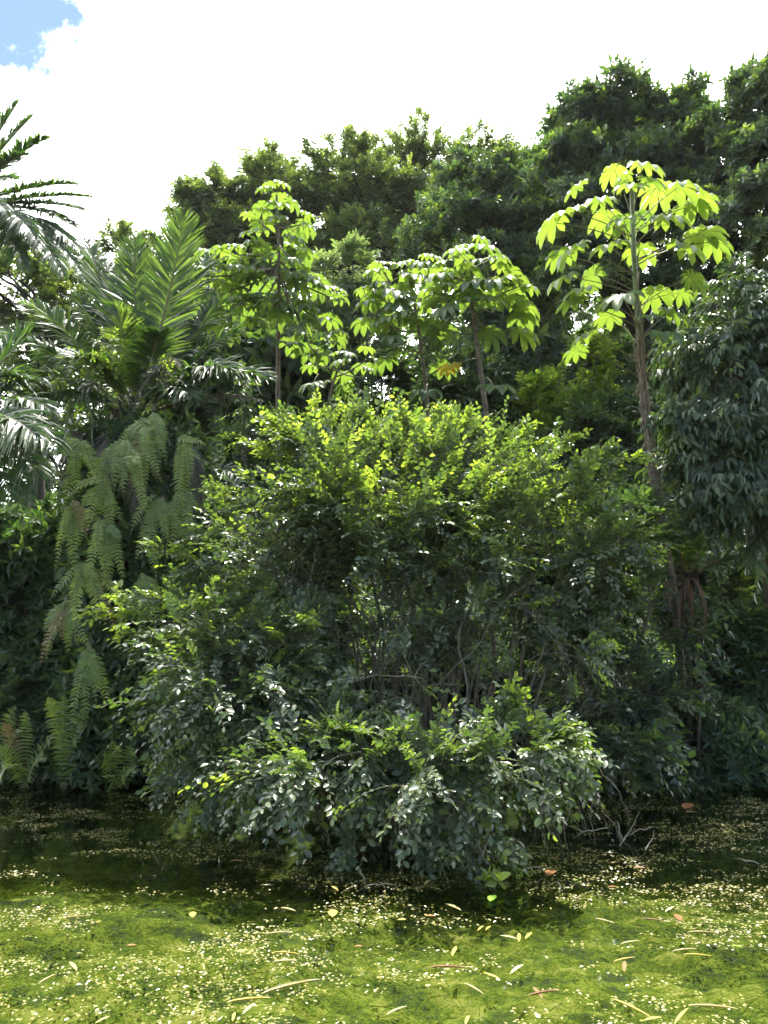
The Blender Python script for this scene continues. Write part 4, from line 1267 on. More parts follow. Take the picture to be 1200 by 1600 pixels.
# ------------------------------------------------------------------ cecropias
def tall_roots(st, tp):
    # dry aerial roots and strips bundled round the trunk
    m = 16
    P = []
    for _ in range(m):
        i0 = RNG.integers(8, 17); i1 = min(29, i0 + RNG.integers(4, 9))
        seg = tp[i0:i1]
        u = np.linspace(0, 1, 12)
        q = np.stack([np.interp(u, np.linspace(0, 1, len(seg)), seg[:, k]) for k in range(3)], 1)
        a = RNG.uniform(3.3, 6.1)
        q = q + np.array([math.cos(a), math.sin(a), 0]) * (.035 + RNG.random() * .03)
        P.append(wiggle(q, .03, 1.2))
    V, Fq, lf = tubes(np.array(P), RNG.uniform(.005, .012, (m, 1)) * np.ones((1, 12)), 4)
    st.add(V, Fq, 2, lf)
    m = 160
    i = RNG.integers(10, 20, m)
    a = RNG.uniform(2.8, 6.6, m)
    p0 = tp[i] + np.stack([np.cos(a), np.sin(a), RNG.normal(0, .5, m)], -1) * .05
    t = np.linspace(0, 1, 4)
    d = np.stack([np.cos(a) * .4, np.sin(a) * .4, -np.ones(m)], -1) + RNG.normal(0, .5, (m, 3))
    P = p0[:, None] + nrm(d)[:, None] * (RNG.uniform(.04, .2, m)[:, None] * t)[..., None]
    V, Fq, lf = tubes(P, np.full((m, 4), .004), 3); st.add(V, Fq, 2, lf)


Yc = 9.6
tr = [gz([at(1075, 1180, Yc)[0], Yc, 0]), at(1055, 930, Yc), at(1030, 800, Yc), at(1005, 640, Yc), at(998, 520, Yc), at(990, 400, Yc), at(987, 290, Yc)]
tc_ = [at(x, y, Yc) for x, y in ((1005, 640), (998, 520), (990, 400), (987, 290))]


def on_trunk(py):
    px = np.interp(py, [290, 400, 520, 640], [987, 990, 998, 1005])
    return at(px, py, Yc)


LP = []
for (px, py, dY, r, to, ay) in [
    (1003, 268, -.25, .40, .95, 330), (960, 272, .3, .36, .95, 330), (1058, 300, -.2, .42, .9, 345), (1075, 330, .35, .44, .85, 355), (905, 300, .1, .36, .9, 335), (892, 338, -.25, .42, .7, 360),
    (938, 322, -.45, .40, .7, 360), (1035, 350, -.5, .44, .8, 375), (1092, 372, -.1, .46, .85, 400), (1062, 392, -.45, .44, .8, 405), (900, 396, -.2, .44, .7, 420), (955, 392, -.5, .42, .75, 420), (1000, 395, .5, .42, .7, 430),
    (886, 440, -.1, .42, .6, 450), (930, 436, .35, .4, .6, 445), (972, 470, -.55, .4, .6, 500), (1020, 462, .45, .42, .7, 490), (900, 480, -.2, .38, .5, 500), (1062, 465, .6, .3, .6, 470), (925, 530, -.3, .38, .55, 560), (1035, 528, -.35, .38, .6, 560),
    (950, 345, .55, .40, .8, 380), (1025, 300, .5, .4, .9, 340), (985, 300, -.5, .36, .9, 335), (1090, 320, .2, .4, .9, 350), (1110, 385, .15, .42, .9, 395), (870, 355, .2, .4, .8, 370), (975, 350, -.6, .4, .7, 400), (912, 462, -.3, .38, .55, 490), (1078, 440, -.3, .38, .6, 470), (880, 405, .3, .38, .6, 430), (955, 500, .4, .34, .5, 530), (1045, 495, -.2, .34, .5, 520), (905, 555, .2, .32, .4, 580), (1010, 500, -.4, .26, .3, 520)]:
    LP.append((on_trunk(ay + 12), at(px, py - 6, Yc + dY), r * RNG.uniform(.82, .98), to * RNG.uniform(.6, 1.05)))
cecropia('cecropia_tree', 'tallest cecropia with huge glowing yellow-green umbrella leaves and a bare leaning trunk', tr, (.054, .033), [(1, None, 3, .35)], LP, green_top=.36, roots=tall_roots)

Yc1 = 12.0
tr = [gz([at(437, 1150, Yc1)[0], Yc1, 0]), at(436, 800, Yc1), at(434, 600, Yc1), at(436, 450, Yc1), at(436, 380, Yc1), at(432, 305, Yc1)]
cecropia('cecropia_tree', 'leftmost cecropia, much branched, with a tall pointed crown of many leaf heads', tr, (.048, .022), [
    (1, None, 9, .42), (.86, at(405, 345, 11.8), 6, .4), (.88, at(470, 350, 11.8), 6, .4), (.80, at(455, 400, 11.5), 7, .42), (.8, at(395, 400, 11.6), 7, .42), (.72, at(350, 425, 11.6), 8, .42), (.72, at(320, 410, 12), 6, .4),
    (.70, at(335, 460, 11.2), 7, .42), (.74, at(318, 432, 11.0), 7, .42), (.76, at(365, 395, 11.2), 7, .4), (.7, at(360, 485, 11.0), 6, .4), (.74, at(425, 450, 11.3), 7, .42), (.74, at(480, 440, 11.6), 8, .42), (.72, at(520, 465, 11.8), 8, .42), (.70, at(470, 500, 11.5), 7, .4), (.68, at(400, 480, 11.5), 6, .4), (.66, at(520, 525, 11.8), 6, .4), (.66, at(500, 560, 11.7), 4, .36)],
    leaf_r=(.30, .38), green_top=.12)

Yc2 = 11.4
tr = [gz([at(772, 1150, Yc2)[0], Yc2, 0]), at(768, 800, Yc2), at(762, 660, Yc2), at(748, 560, Yc2), at(738, 480, Yc2), at(735, 405, Yc2)]
LP = [(at(745, 560, Yc2), at(705, 575, 11.0), .30, .9), (at(760, 590, Yc2), at(772, 605, 11.0), .40, .1), (at(745, 520, Yc2), at(812, 520, 11.3), .38, .6), (at(742, 490, Yc2), at(815, 478, 11.4), .38, .7)]
cecropia('cecropia_tree', 'cecropia with a flat sunlit crown and one yellowed leaf hanging above the shrub', tr, (.05, .026), [
    (1, None, 10, .62), (.93, at(700, 425, 11.2), 8, .5), (.93, at(775, 430, 11.5), 8, .5), (.86, at(805, 450, 11.3), 7, .45), (.86, at(690, 465, 11.0), 7, .5), (.84, at(755, 480, 11.0), 7, .5)],
    LP, leaf_r=(.34, .42), green_top=.2, yellow=(0,))

Yc3 = 12.2
tr = [gz([at(672, 1150, Yc3)[0], Yc3, 0]), at(670, 800, Yc3), at(668, 620, Yc3), at(655, 520, Yc3), at(640, 430, Yc3)]
cecropia('cecropia_tree', 'cecropia with grey-green lower leaves whose crown merges into the flat sunlit one', tr, (.046, .024), [
    (1, None, 10, .5), (.85, at(600, 425, 12.0), 8, .45), (.85, at(670, 420, 12.2), 8, .45), (.82, at(590, 460, 11.8), 8, .45), (.8, at(640, 480, 11.6), 9, .48), (.78, at(610, 510, 11.6), 7, .45), (.76, at(665, 540, 11.6), 6, .42)],
    [(at(668, 600, Yc3), at(665, 612, 11.8), .36, .1)], leaf_r=(.32, .40), green_top=.15)

Yc4 = 12.6
tr = [gz([at(498, 1150, Yc4)[0], Yc4, 0]), at(500, 800, Yc4), at(508, 655, Yc4), at(520, 600, Yc4), at(532, 565, Yc4)]
cecropia('cecropia_tree', 'slender leaning young cecropia with few leaves between two bigger crowns', tr, (.036, .02), [
    (1, None, 5, .5), (.9, at(480, 560, 12.4), 4, .4), (.9, at(570, 590, 12.3), 3, .4), (.85, at(575, 560, 12.6), 4, .4)], leaf_r=(.26, .34), green_top=.2)

# ------------------------------------------------------------------ climbers and ferns on the palm
def climbing_vine():
    # dark leaf whorls wrapped round the trunk
    base = gz([at(215, 1200, 9.9)[0], 9.6, 0])
    root = thing('climbing_vine', 'dark five-fingered climber smothering the palm trunk below the ferns', 'climber', base)
    mb, st = MB(), MB()
    c = at(215, 900, 10.0)
    n = 1500
    z = RNG.uniform(0.1, 4.6, n); a = RNG.uniform(PI * .95, PI * 2.05, n)
    R_ = np.interp(z, [0, 1.5, 3.5, 4.6], [.85, .75, .8, .65]) * RNG.uniform(.72, 1.08, n)
    g = N3.fbm(np.stack([np.cos(a) * 2, z * 1.3, np.sin(a) * 2], -1) + 9, 2)
    R_ = R_ * (.8 + .4 * g)
    S = np.stack([c[0] + np.cos(a) * R_ * 1.0, 10.0 + np.sin(a) * R_, z], -1)
    D = np.stack([np.cos(a), np.sin(a), np.zeros(n)], -1) * .9 + RNG.normal(0, .4, (n, 3)) + [0, 0, .2]
    twig_leaves(mb, S, D, RNG.uniform(.10, .25, n), .3 * np.ones((n, 1)), 7, .15, .36, LEAF_LANCE, 'rosette', .25, .1, RNG.uniform(.1, .85, n), stem_mb=st)
    # stems hugging the trunk, hanging aerial roots
    P = []
    for _ in range(18):
        a0 = RNG.uniform(PI, 2 * PI); u = np.linspace(0, 1, 14)
        rr = RNG.uniform(.4, .85)
        P.append(wiggle(np.stack([c[0] + np.cos(a0 + u * .5) * rr, 10.0 + np.sin(a0 + u * .5) * rr, .1 + u * RNG.uniform(3, 4.4)], -1), .06))
    V, Fq, lf = tubes(np.array(P), np.full((18, 14), .012), 5); st.add(V, Fq, 0, lf)
    st.build('stem', M['twig'], root, loc=base)
    mb.build('foliage', M['vine'], root, loc=base, smooth=True)


climbing_vine()

def crown_creeper():
    base = at(190, 620, 9.2)
    root = thing('creeper', 'light green small-leaved creeper rambling through the crown of the fern-covered palm', 'climber', base)
    mb, st = MB(), MB()
    paths = [((85, 625), (130, 570), (190, 555)), ((110, 600), (150, 585), (215, 640)), ((235, 690), (238, 620), (235, 560)), ((150, 640), (110, 640), (80, 660)), ((240, 640), (265, 600), (260, 560)), ((120, 560), (160, 545), (175, 540)), ((235, 600), (230, 700), (250, 760)), ((100, 590), (70, 610), (60, 640))]
    Ss, Ds = [], []
    for pa in paths:
        Y = RNG.uniform(8.7, 9.3)
        for rep in range(1):
            P = wiggle(bez(at(*pa[0], Y), at(pa[1][0] + rep * 9, pa[1][1] - rep * 7, Y - .1), at(*pa[2], Y), 20), .05)
            V, Fq, lf = tubes(P[None], np.full((1, 20), .006), 4); st.add(V, Fq, 0, lf)
            for _ in range(1):
                Ss.append(P + RNG.normal(0, .05, P.shape)); Ds.append(rand_unit(20) + [0, -.3, .2])
    S = np.concatenate(Ss); D = np.concatenate(Ds)
    twig_leaves(mb, S, D, RNG.uniform(.08, .22, len(S)), .2 * np.ones((len(S), 1)), 5, .058, .6, LEAF_OVAL, 'alt', .15, .2, RNG.uniform(.1, 1, len(S)), stem_mb=st)
    # a bare vine hanging down with a few pale leaves
    P = wiggle(bez(at(140, 620, 8.8), at(142, 700, 8.75), at(148, 770, 8.75), 20), .03)
    V, Fq, lf = tubes(P[None], np.full((1, 20), .007), 5); st.add(V, Fq, 0, lf)
    st.build('stem', M['twig'], root, loc=base)
    mb.build('foliage', M['bright'], root, loc=base, smooth=True)


crown_creeper()


def fern(label, px, py, Y, tips, group, Lp=.085, W=.024, n=28, bowk=.35, name='hanging_fern'):
    b = at(px, py, Y) if name == 'hanging_fern' else np.maximum(gz([at(px, py, Y)[0], Y, 0]), [-99, -99, .0])
    root = thing(name, label, 'fern', b, group)
    if name == 'hanging_fern':
        tips = list(tips) + [(px + RNG.normal(0, 26), py + RNG.uniform(45, 105), RNG.uniform(-.25, .05)) for _ in range(5)]
    for (tx, ty, dY) in tips:
        e = at(tx, ty, Y + dY)
        d = e - b
        ln = np.linalg.norm(d)
        bow = np.array([RNG.normal(0, .04), -.09 * ln - .05, RNG.uniform(.06, .3) * ln]) if name == 'hanging_fern' else np.array([0, -.02, bowk * ln])
        mb = frond_mesh(b + RNG.normal(0, .03, 3), e, bow, n=int(n * max(.6, min(1.3, ln))), Lmax=Lp * RNG.uniform(.85, 1.15), W=W, vee=.05 + .15 * RNG.random(), sag=.25, fwd=(8, 25), start=.04, face=(RNG.normal(0, .3), -1.5, .1),
                        r=(.006, .002), nseg=3, prof=lambda t: np.interp(t, [0, .1, .35, .75, 1], [.45, .8, 1, .78, .15]), tone=RNG.uniform(.25, .85), widths=[.9, .85, .1])
        old = RNG.random() < .06
        fo = mb.build('frond', [M['petiole'], M['fern_old' if old else 'fern']], root, loc=b, smooth=False)
        if old:
            fo['label'] = 'browned frond'
    return root


FERNS = [
    ('topmost hanging fern, just under the crown of the palm trunk', 240, 650, 9.0, [(250, 700, 0), (232, 722, -.1), (262, 690, 0), (222, 690, 0)]),
    ('hanging fern with the longest central frond on the palm trunk', 228, 665, 8.9, [(237, 722, -.1), (210, 725, 0), (228, 775, -.15), (200, 700, 0)]),
    ('hanging fern with broad pale fronds pointing down left from the palm crown', 198, 690, 8.8, [(158, 770, -.1), (178, 765, -.1), (190, 740, -.1), (150, 730, 0), (205, 760, -.1)]),
    ('small pale fern curling outward among the longer ferns on the trunk', 208, 706, 8.75, [(220, 728, -.2), (205, 735, -.2), (214, 745, -.15)]),
    ('hanging fern on the left side of the trunk beside a grey dead frond', 125, 690, 9.0, [(78, 712, 0), (95, 720, -.1), (118, 745, -.1), (140, 730, 0), (85, 690, 0)]),
    ('hanging fern with fronds spread sideways left of the trunk middle', 165, 755, 8.8, [(105, 778, -.1), (130, 790, -.1), (150, 800, -.1), (118, 755, 0), (175, 800, -.1)]),
    ('hanging fern on the right side of the trunk above the shrub', 285, 690, 9.1, [(300, 745, -.1), (318, 720, 0), (290, 770, -.1), (275, 735, -.1), (322, 695, 0)]),
    ('hanging fern low on the right of the trunk touching the shrub', 282, 770, 9.0, [(300, 830, -.1), (290, 850, -.1), (310, 800, 0), (268, 820, -.1), (285, 815, -.1)]),
    ('fern in the middle of the trunk with two straight hanging fronds', 250, 780, 8.85, [(240, 840, -.1), (222, 870, -.1), (262, 850, -.1), (244, 905, -.1), (230, 830, 0)]),
    ('fern with one long narrow frond dangling at the trunk centre', 165, 815, 8.75, [(166, 905, -.1), (155, 870, -.1), (178, 875, -.1), (190, 845, -.1)]),
    ('fern at the trunk\'s left edge with a tall dark frond hanging', 115, 790, 9.0, [(98, 840, -.1), (108, 865, -.1), (125, 850, -.1), (118, 905, -.1)]),
    ('fern halfway down the trunk with a frond reaching towards the yellow-tipped shrub branch', 135, 880, 8.85, [(120, 1008, -.1), (110, 940, -.1), (150, 960, -.1), (140, 930, -.1)]),
    ('fern with a single broad frond hanging lowest at the far left of the trunk', 105, 940, 8.9, [(62, 1040, -.2), (85, 990, -.1), (110, 1005, -.1), (70, 985, -.1)]),
    ('lowest hanging fern, its two long fronds almost reaching the water', 140, 1015, 8.8, [(112, 1142, -.15), (135, 1135, -.1), (125, 1090, -.1), (150, 1075, -.1)]),
    ('fern under the yellow-tipped shrub branch with short dark fronds', 225, 900, 8.9, [(205, 960, -.1), (235, 965, -.1), (215, 940, -.1), (250, 930, 0)]),
]
for lab, px, py, Y, tips in FERNS:
    fern(lab, px, py, Y - .3, tips, 'ferns hanging from the palm trunk')
for lab, px, py, Y, tips in [
    ('fern on the left bank spreading feathery fronds over the water', 45, 1190, 9.0, [(5, 1130, -.3), (40, 1110, -.3), (85, 1150, -.2), (-10, 1170, -.4), (70, 1190, -.5), (10, 1200, -.6)]),
    ('fern at the very left corner of the bank', -5, 1170, 9.1, [(25, 1105, -.2), (-30, 1130, -.3), (35, 1140, -.3), (20, 1200, -.4)]),
    ('fern at the waterline directly under the palm trunk', 190, 1205, 8.9, [(160, 1180, -.3), (178, 1160, -.3), (205, 1165, -.2), (165, 1215, -.4), (215, 1205, -.4)]),
    ('fern at the waterline nearest the drooping shrub', 250, 1205, 8.8, [(225, 1175, -.3), (245, 1160, -.3), (275, 1170, -.3), (240, 1222, -.5), (285, 1200, -.3)]),
    ('fern with tall narrow fronds left of the trunk foot', 105, 1190, 9.0, [(75, 1090, -.2), (100, 1085, -.2), (130, 1110, -.2), (90, 1130, -.3), (120, 1150, -.3)]),
]:
    fern(lab, px, py - 8, Y + .12, tips, 'ferns on the bank', name='bank_fern', bowk=.35, Lp=.13)

# broad-leaved plants at the waterline
def taro(label, px, Y, spec):
    b = gz([at(px, 1200, Y)[0], Y, 0])
    root = thing('broad_leaved_plant', label, 'plant', b)
    for (tx, ty, dY, L) in spec:
        e = at(tx, ty, Y + dY)
        mb = MB()
        P = bez(b, (b + e) / 2 + [0, 0, .08], e, 8)
        V, Fq, lf = tubes(P[None], np.full((1, 8), .005), 5); mb.add(V, Fq, 1, lf)
        d = nrm(np.array([RNG.normal(0, .4), -.8, -.55]))
        V, Fs, lf = leaves(e[None], d[None], np.array([[RNG.normal(0, .2), -.4, .9]]), L, L * .66, LEAF_OVAL, RNG.uniform(.5, .9, 1))
        mb.add(V, Fs, 0, lf)
        mb.build('leaf', [M['vine'], M['greenstem']], root, loc=b)


taro('broad-leaved plant with pale heart leaves at the waterline under the ferns', 125, 9.6, [(118, 1195, -.1, .22), (135, 1205, -.2, .24), (148, 1195, -.15, .2), (105, 1205, -.2, .2)])
taro('broad-leaved plant on the left bank above the feathery ferns', 35, 9.8, [(38, 1105, -.2, .24), (20, 1120, -.2, .2), (52, 1125, -.2, .18)])

# withered drooping leaves on the right bank
def withered():
    b = gz([at(1070, 1150, 9.5)[0], 9.5, 0])
    root = thing('withered_plant', 'withered plant with long curled brown leaves hanging below the leaning trunk', 'plant', b)
    c = at(1072, 905, 9.4)
    P = wiggle(bez(b, (b + c) / 2 + [.05, 0, 0], c, 14), .02)
    st = MB(); V, Fq, lf = tubes(P[None], np.linspace(.035, .02, 14)[None], 7); st.add(V, Fq, 0, lf)
    st.build('stem', M['bark'], root, loc=b)
    for tx, ty in ((1040, 945), (1046, 975), (1060, 985), (1068, 1000), (1080, 985), (1092, 960), (1052, 930), (1075, 960), (1100, 990), (1062, 1020)):
        e = at(tx, ty, 9.2)
        rb = bez(c, (c + e) / 2 + np.array([(tx - 1070) * .006, -.1, .28]), e, 12)
        w = .022 * np.sin(np.linspace(.15, PI, 12)) + .003
        tw = np.linspace(0, RNG.uniform(1.5, 4), 12) + RNG.random() * 3
        side = np.stack([np.cos(tw), np.sin(tw) * .8, 0 * tw], -1)
        VV = np.stack([rb + side * w[:, None], rb + np.array([0, .01, .004]), rb - side * w[:, None]], 1)
        i = np.arange(36).reshape(12, 3)
        q = np.concatenate([np.stack([i[:-1, k], i[1:, k], i[1:, k + 1], i[:-1, k + 1]], -1) for k in (0, 1)])
        lf = np.zeros((36, 3)); lf[:, 0] = RNG.random(); lf[:, 1] = .5
        MB().add(VV.reshape(-1, 3), q, 0, lf).build('leaf', M['brown'], root, loc=b)


withered()

def sapling(label, pts, r, Y):
    b = gz([at(*pts[0], Y)[0], Y, 0])
    P = np.array([b] + [at(x, y, Y) for x, y in pts[1:]])
    u = np.linspace(0, 1, len(P)); uu = np.linspace(0, 1, 16)
    P = wiggle(np.stack([np.interp(uu, u, P[:, k]) for k in range(3)], 1), .03)
    root = thing('sapling', label, 'sapling', b)
    st, mb = MB(), MB()
    V, Fq, lf = tubes(P[None], np.linspace(r, r * .5, 16)[None], 7); st.add(V, Fq, 0, lf)
    i = RNG.integers(7, 16, 60)
    twig_leaves(mb, P[i], rand_unit(60) + [0, -.2, .1], RNG.uniform(.25, .5, 60), .25 * np.ones((60, 1)), 9, .10, .45, LEAF_SIMPLE, 'alt', .15, .2, RNG.uniform(.1, .8, 60), stem_mb=st)
    st.build('trunk', M['bark'], root, loc=b)
    mb.build('crown', M['dark'], root, loc=b, smooth=False)


sapling('thin straight sapling trunk on the right bank beside the withered leaves', [(1090, 1170), (1093, 1080), (1100, 1000), (1098, 940)], .022, 9.3)
sapling('dark sapling stem on the bank behind the bright lower lobe of the shrub', [(818, 1200), (815, 1100), (812, 1010), (800, 930)], .035, 9.4)
sapling('pale thin sapling behind the palm\'s right fronds and left of the leftmost cecropia', [(382, 1150), (382, 760), (385, 640), (380, 590)], .035, 12.6)

# ------------------------------------------------------------------ litter and sticks on the pond
def blade(name, label, cat, px, py, Lpx, ang, mat, wr=.09, group=None, tone=.5):
    """a fallen leaf lying on the water; ang = direction in the photo, degrees from the right, counter-clockwise"""
    c = at_z(px, py)
    e = at_z(px + .5 * Lpx * math.cos(math.radians(ang)), py - .5 * Lpx * math.sin(math.radians(ang)))
    d = (e - c) * 2; L = np.linalg.norm(d); d = d / L
    o = -d * L / 2 + [0, 0, .012]
    n = np.array([RNG.normal(0, .06), RNG.normal(0, .06), 1])
    V, Fs, lf = leaves(o[None], (d + [0, 0, RNG.normal(0, .02)])[None], n[None], L, max(L * wr, .012), FLAT if wr > .15 else BLADE, np.array([tone]))
    # real thickness
    V2 = V - [0, 0, .0015]
    mb = MB().add(V, Fs, 0, lf).add(V2, [f[:, ::-1] for f in Fs], 0, lf)
    ob = mb.build(name, M[mat], None, True)
    ob.location = c
    tag(ob, label, cat, group)


FLAT = tpl([0, .22, .52, .8, 1], [.72, 1.0, .66], .05, .0)
BLADE = tpl([0, .15, .45, .8, 1], [.7, 1.0, .6], .05, .0)
G1 = 'narrow dry leaves floating on the pond'
for a in [
    (120, 1437, 48, 2, 'straw', 'short level straw leaf alone in the green water, left of the red-brown leaf'),
    (74, 1533, 40, 30, 'straw', 'pale straw leaf rising to the right, lowest near the pond\'s left corner'),
    (114, 1513, 22, -48, 'straw', 'small straw leaf sloping down right beside the pale one at the left'),
    (435, 1462, 50, 2, 'straw', 'thin level straw blade in the middle-left water above the crossing pair'),
    (447, 1493, 50, -4, 'yellow', 'upper yellow blade of the near-parallel pair left of the pond middle'),
    (445, 1505, 44, 4, 'straw', 'lower straw blade of the near-parallel pair left of the pond middle'),
    (455, 1548, 110, 11, 'straw', 'longest pale straw blade, just left of the bottom centre'),
    (390, 1566, 80, 6, 'yellow', 'long yellow blade lying just under the longest pale straw one'),
    (388, 1581, 30, 40, 'straw', 'short steep straw blade below the long yellow one'),
    (523, 1391, 16, -35, 'yellow', 'small yellow leaf near the upright twig in front of the shrub'),
    (416, 1386, 26, 0, 'straw', 'straw leaf on the shadow line left of the upright twig'),
    (450, 1424, 30, -14, 'straw', 'thin straw sliver sloping down right, below the shadow line'),
    (740, 1549, 44, -30, 'straw', 'broad pale straw leaf sloping down right near the bottom middle'),
    (768, 1529, 34, -22, 'yellow', 'slim yellow leaf just above the broad pale straw leaf'),
    (808, 1518, 30, 35, 'straw', 'pale leaf rising right, right of the slim yellow one'),
    (840, 1555, 30, -50, 'tanbrown', 'tan leaf sloping steeply down right near the bottom, right of the broad pale leaf'),
    (710, 1490, 20, 65, 'yellow', 'steep yellow leaf alone in mid-pond'),
    (751, 1454, 14, 40, 'yellow', 'left one of two tiny yellow leaves side by side in mid-pond'),
    (763, 1453, 14, 42, 'yellow', 'right one of two tiny yellow leaves side by side in mid-pond'),
    (700, 1515, 70, 0, 'tanbrown', 'long level tan blade in the lower mid-pond'),
    (811, 1468, 16, 88, 'yellow', 'upright yellow leaf of the close pair right of mid-pond'),
    (826, 1465, 18, 45, 'yellow', 'tilted yellow leaf of the close pair right of mid-pond'),
    (795, 1468, 34, -12, 'straw', 'thin straw blade pointing at the close yellow pair'),
    (976, 1503, 42, 12, 'yellow', 'yellow blade with a short brown leaf hanging from its middle, lower right pond'),
    (976, 1514, 20, 88, 'tanbrown', 'short brown leaf pointing down from the yellow blade, lower right pond'),
    (985, 1578, 80, -24, 'yellow', 'long yellow blade sloping down right at the bottom edge, right of centre'),
    (1020, 1596, 34, 12, 'yellow', 'bright yellow leaf cut by the bottom edge'),
    (1115, 1578, 92, -4, 'straw', 'long pale reddish-tipped blade near the bottom right corner'),
    (1070, 1488, 46, 6, 'straw', 'upper pale blade of the stacked pair at the right'),
    (1090, 1496, 52, -3, 'yellow', 'lower yellow blade of the stacked pair at the right'),
    (1095, 1460, 50, 0, 'straw', 'level straw blade above the stacked pair at the right'),
    (985, 1476, 36, 10, 'straw', 'straw blade left of the stacked pair at the right'),
    (1020, 1440, 44, -6, 'tanbrown', 'tan blade pointing at the orange leaf at the right'),
    (1047, 1424, 20, 30, 'straw', 'short straw leaf just above the tan blade at the right'),
    (945, 1442, 38, -14, 'straw', 'thin straw blade right of the floating green shoot'),
    (708, 1421, 34, -25, 'straw', 'thin straw blade in front of the shrub tip'),
    (620, 1583, 40, 22, 'straw', 'straw blade at the bottom edge just right of centre'),
    (730, 1598, 20, 70, 'yellow', 'yellow leaf tip sticking in at the bottom edge below the broad pale leaf'),
    (365, 1593, 18, 75, 'yellow', 'steep yellow leaf at the bottom edge, left of centre'),
    (160, 1598, 30, 25, 'yellow', 'yellow leaf cut by the bottom edge at the left'),
    (1065, 1592, 40, 50, 'yellow', 'yellow leaf crossing another near the bottom right corner'),
    (850, 1556, 60, 8, 'tanbrown', 'dark tan twig-thin blade beneath the steep tan leaf'),
]:
    blade('dry_leaf', a[5], 'leaf', a[0], a[1], a[2] * .86, a[3], a[4], .075 if a[2] > 34 else .17, G1, RNG.random())
for a in [
    (205, 1480, 16, 5, 'orange', 'red-brown fallen leaf among white floating weed at the left'),
    (672, 1434, 16, 0, 'orange', 'orange leaf floating in front of the shrub tip'),
    (628, 1440, 14, 0, 'yellow', 'yellow oval leaf left of the orange one before the shrub tip'),
    (560, 1482, 14, 0, 'orange', 'orange oval leaf low in the middle of the pond'),
    (957, 1388, 14, 0, 'orange', 'bright orange leaf on the shadow line at the right'),
    (1060, 1437, 12, 120, 'orange', 'reddish leaf standing at the end of the tan blade at the right'),
    (860, 1366, 12, 60, 'orange', 'tan-orange leaf at the end of the arching twig'),
    (370, 1347, 24, 2, 'tanbrown', 'brown leaf in the shadow left of the drooping shrub'),
    (1000, 1358, 20, 0, 'tanbrown', 'dull brown leaf in the shaded water at the right'),
    (1075, 1262, 14, 30, 'orange', 'tan leaf pair in the dark water under the right bank'),
    (1080, 1271, 18, 0, 'tanbrown', 'flat brown leaf in the dark water under the right bank'),
    (1152, 1482, 18, -10, 'lime', 'lime-green oval leaf floating near the right edge'),
    (899, 1378, 10, 0, 'lime', 'tiny lime-green leaf on the shadow line right of the arching twig'),
    (769, 1406, 12, 60, 'lime', 'lime-green leaf below the sprouting shrub tip'),
    (865, 1344, 16, 0, 'tanbrown', 'brown leaf just beyond the arching twig'),
    (520, 1430, 12, 85, 'yellow', 'pale yellow oval leaf below the upright twig'),
    (301, 1432, 9, 88, 'yellow', 'tiny upright yellow leaf in the left water'),
]:
    blade('fallen_leaf', a[5], 'leaf', a[0], a[1], a[2], a[3], a[4], .45, 'broad leaves floating on the pond', RNG.random())


def stick(label, lines, r=.006, name='twig'):
    """lines: list of polylines of (px, py, Y or None for the water surface, z offset)"""
    p0 = at_z(*lines[0][0][:2])
    st = MB()
    for k, ln in enumerate(lines):
        P = np.array([at_z(q[0], q[1], -.03 if i == 0 and k == 0 else .01) if len(q) == 2 else at(q[0], q[1], q[2]) for i, q in enumerate(ln)])
        u = np.linspace(0, 1, len(P)); uu = np.linspace(0, 1, 12)
        P = np.stack([np.interp(uu, u, P[:, j]) for j in range(3)], 1)
        P = wiggle(P, .006)
        V, Fq, lf = tubes(P[None], np.linspace(r * (1 if k == 0 else .7), r * .35, 12)[None], 6); st.add(V, Fq, 0, lf)
    o = st.build(name, M['deadwood'], None, loc=p0)
    tag(o, label, 'twig')


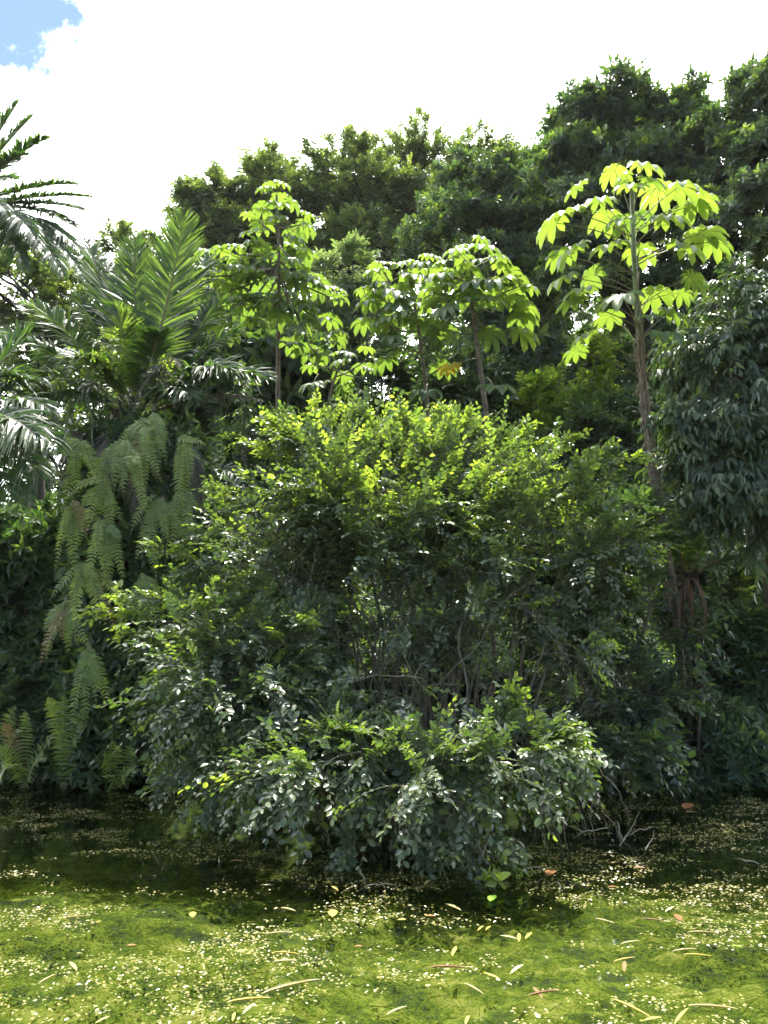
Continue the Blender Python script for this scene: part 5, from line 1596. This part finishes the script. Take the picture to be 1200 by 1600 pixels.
Y_ = at_z(570, 1385)[1]
stick('short dead twig standing upright out of the lit water in front of the shrub', [[(572, 1384), (568, 1372, Y_), (562, 1358, Y_ - .02)]], .008)
stick('pale arching twig lying flat beside the short upright twig', [[(560, 1392), (580, 1382), (600, 1380), (618, 1384)]], .005)
stick('bent pale twig arching on the water right of the shrub tip', [[(812, 1368), (822, 1356, at_z(822, 1366)[1]), (840, 1355, at_z(840, 1365)[1]), (852, 1362)]], .006)
Y_ = at_z(975, 1312)[1]
stick('branched bare twig standing in the dark water at the right', [[(968, 1322), (980, 1304, Y_), (992, 1285, Y_ - .05), (999, 1268, Y_ - .1)], [(980, 1306, Y_), (1000, 1296, Y_ - .1), (1018, 1293, Y_ - .15)], [(972, 1312, Y_), (967, 1298, Y_), (966, 1284, Y_ + .05)], [(1008, 1328), (1018, 1312, Y_), (1023, 1296, Y_)]], .009)
stick('pale dead stick lying low in the shadow under the bright shrub lobe', [[(895, 1310), (915, 1298, at_z(915, 1306)[1]), (950, 1294, at_z(950, 1302)[1])], [(912, 1300, at_z(915, 1308)[1]), (890, 1290, at_z(890, 1310)[1])]], .009)
stick('floating dead stick near the right edge of the shaded water', [[(1150, 1342), (1165, 1344), (1185, 1349)]], .008)
stick('short twig stuck in the lit water below the bent pale twig', [[(878, 1398), (875, 1385, at_z(878, 1395)[1]), (872, 1376, at_z(878, 1393)[1])]], .004)


def shoot():
    c = at_z(775, 1388)
    root = thing('green_shoot', 'small bright green shoot sprouting from the water at the shrub\'s drooping tip', 'plant', c)
    mb, st = MB(), MB()
    S = np.repeat(c[None], 4, 0) + RNG.normal(0, .02, (4, 3)) * [1, 1, 0]
    twig_leaves(mb, S, UP + RNG.normal(0, .5, (4, 3)), RNG.uniform(.06, .12, 4), .1 * np.ones((4, 1)), 6, .08, .5, LEAF_OVAL, 'rosette', 0, .2, np.full(4, .7), stem_mb=st)
    st.build('stem', M['greenstem'], root, loc=c)
    mb.build('foliage', M['bright'], root, loc=c)


shoot()
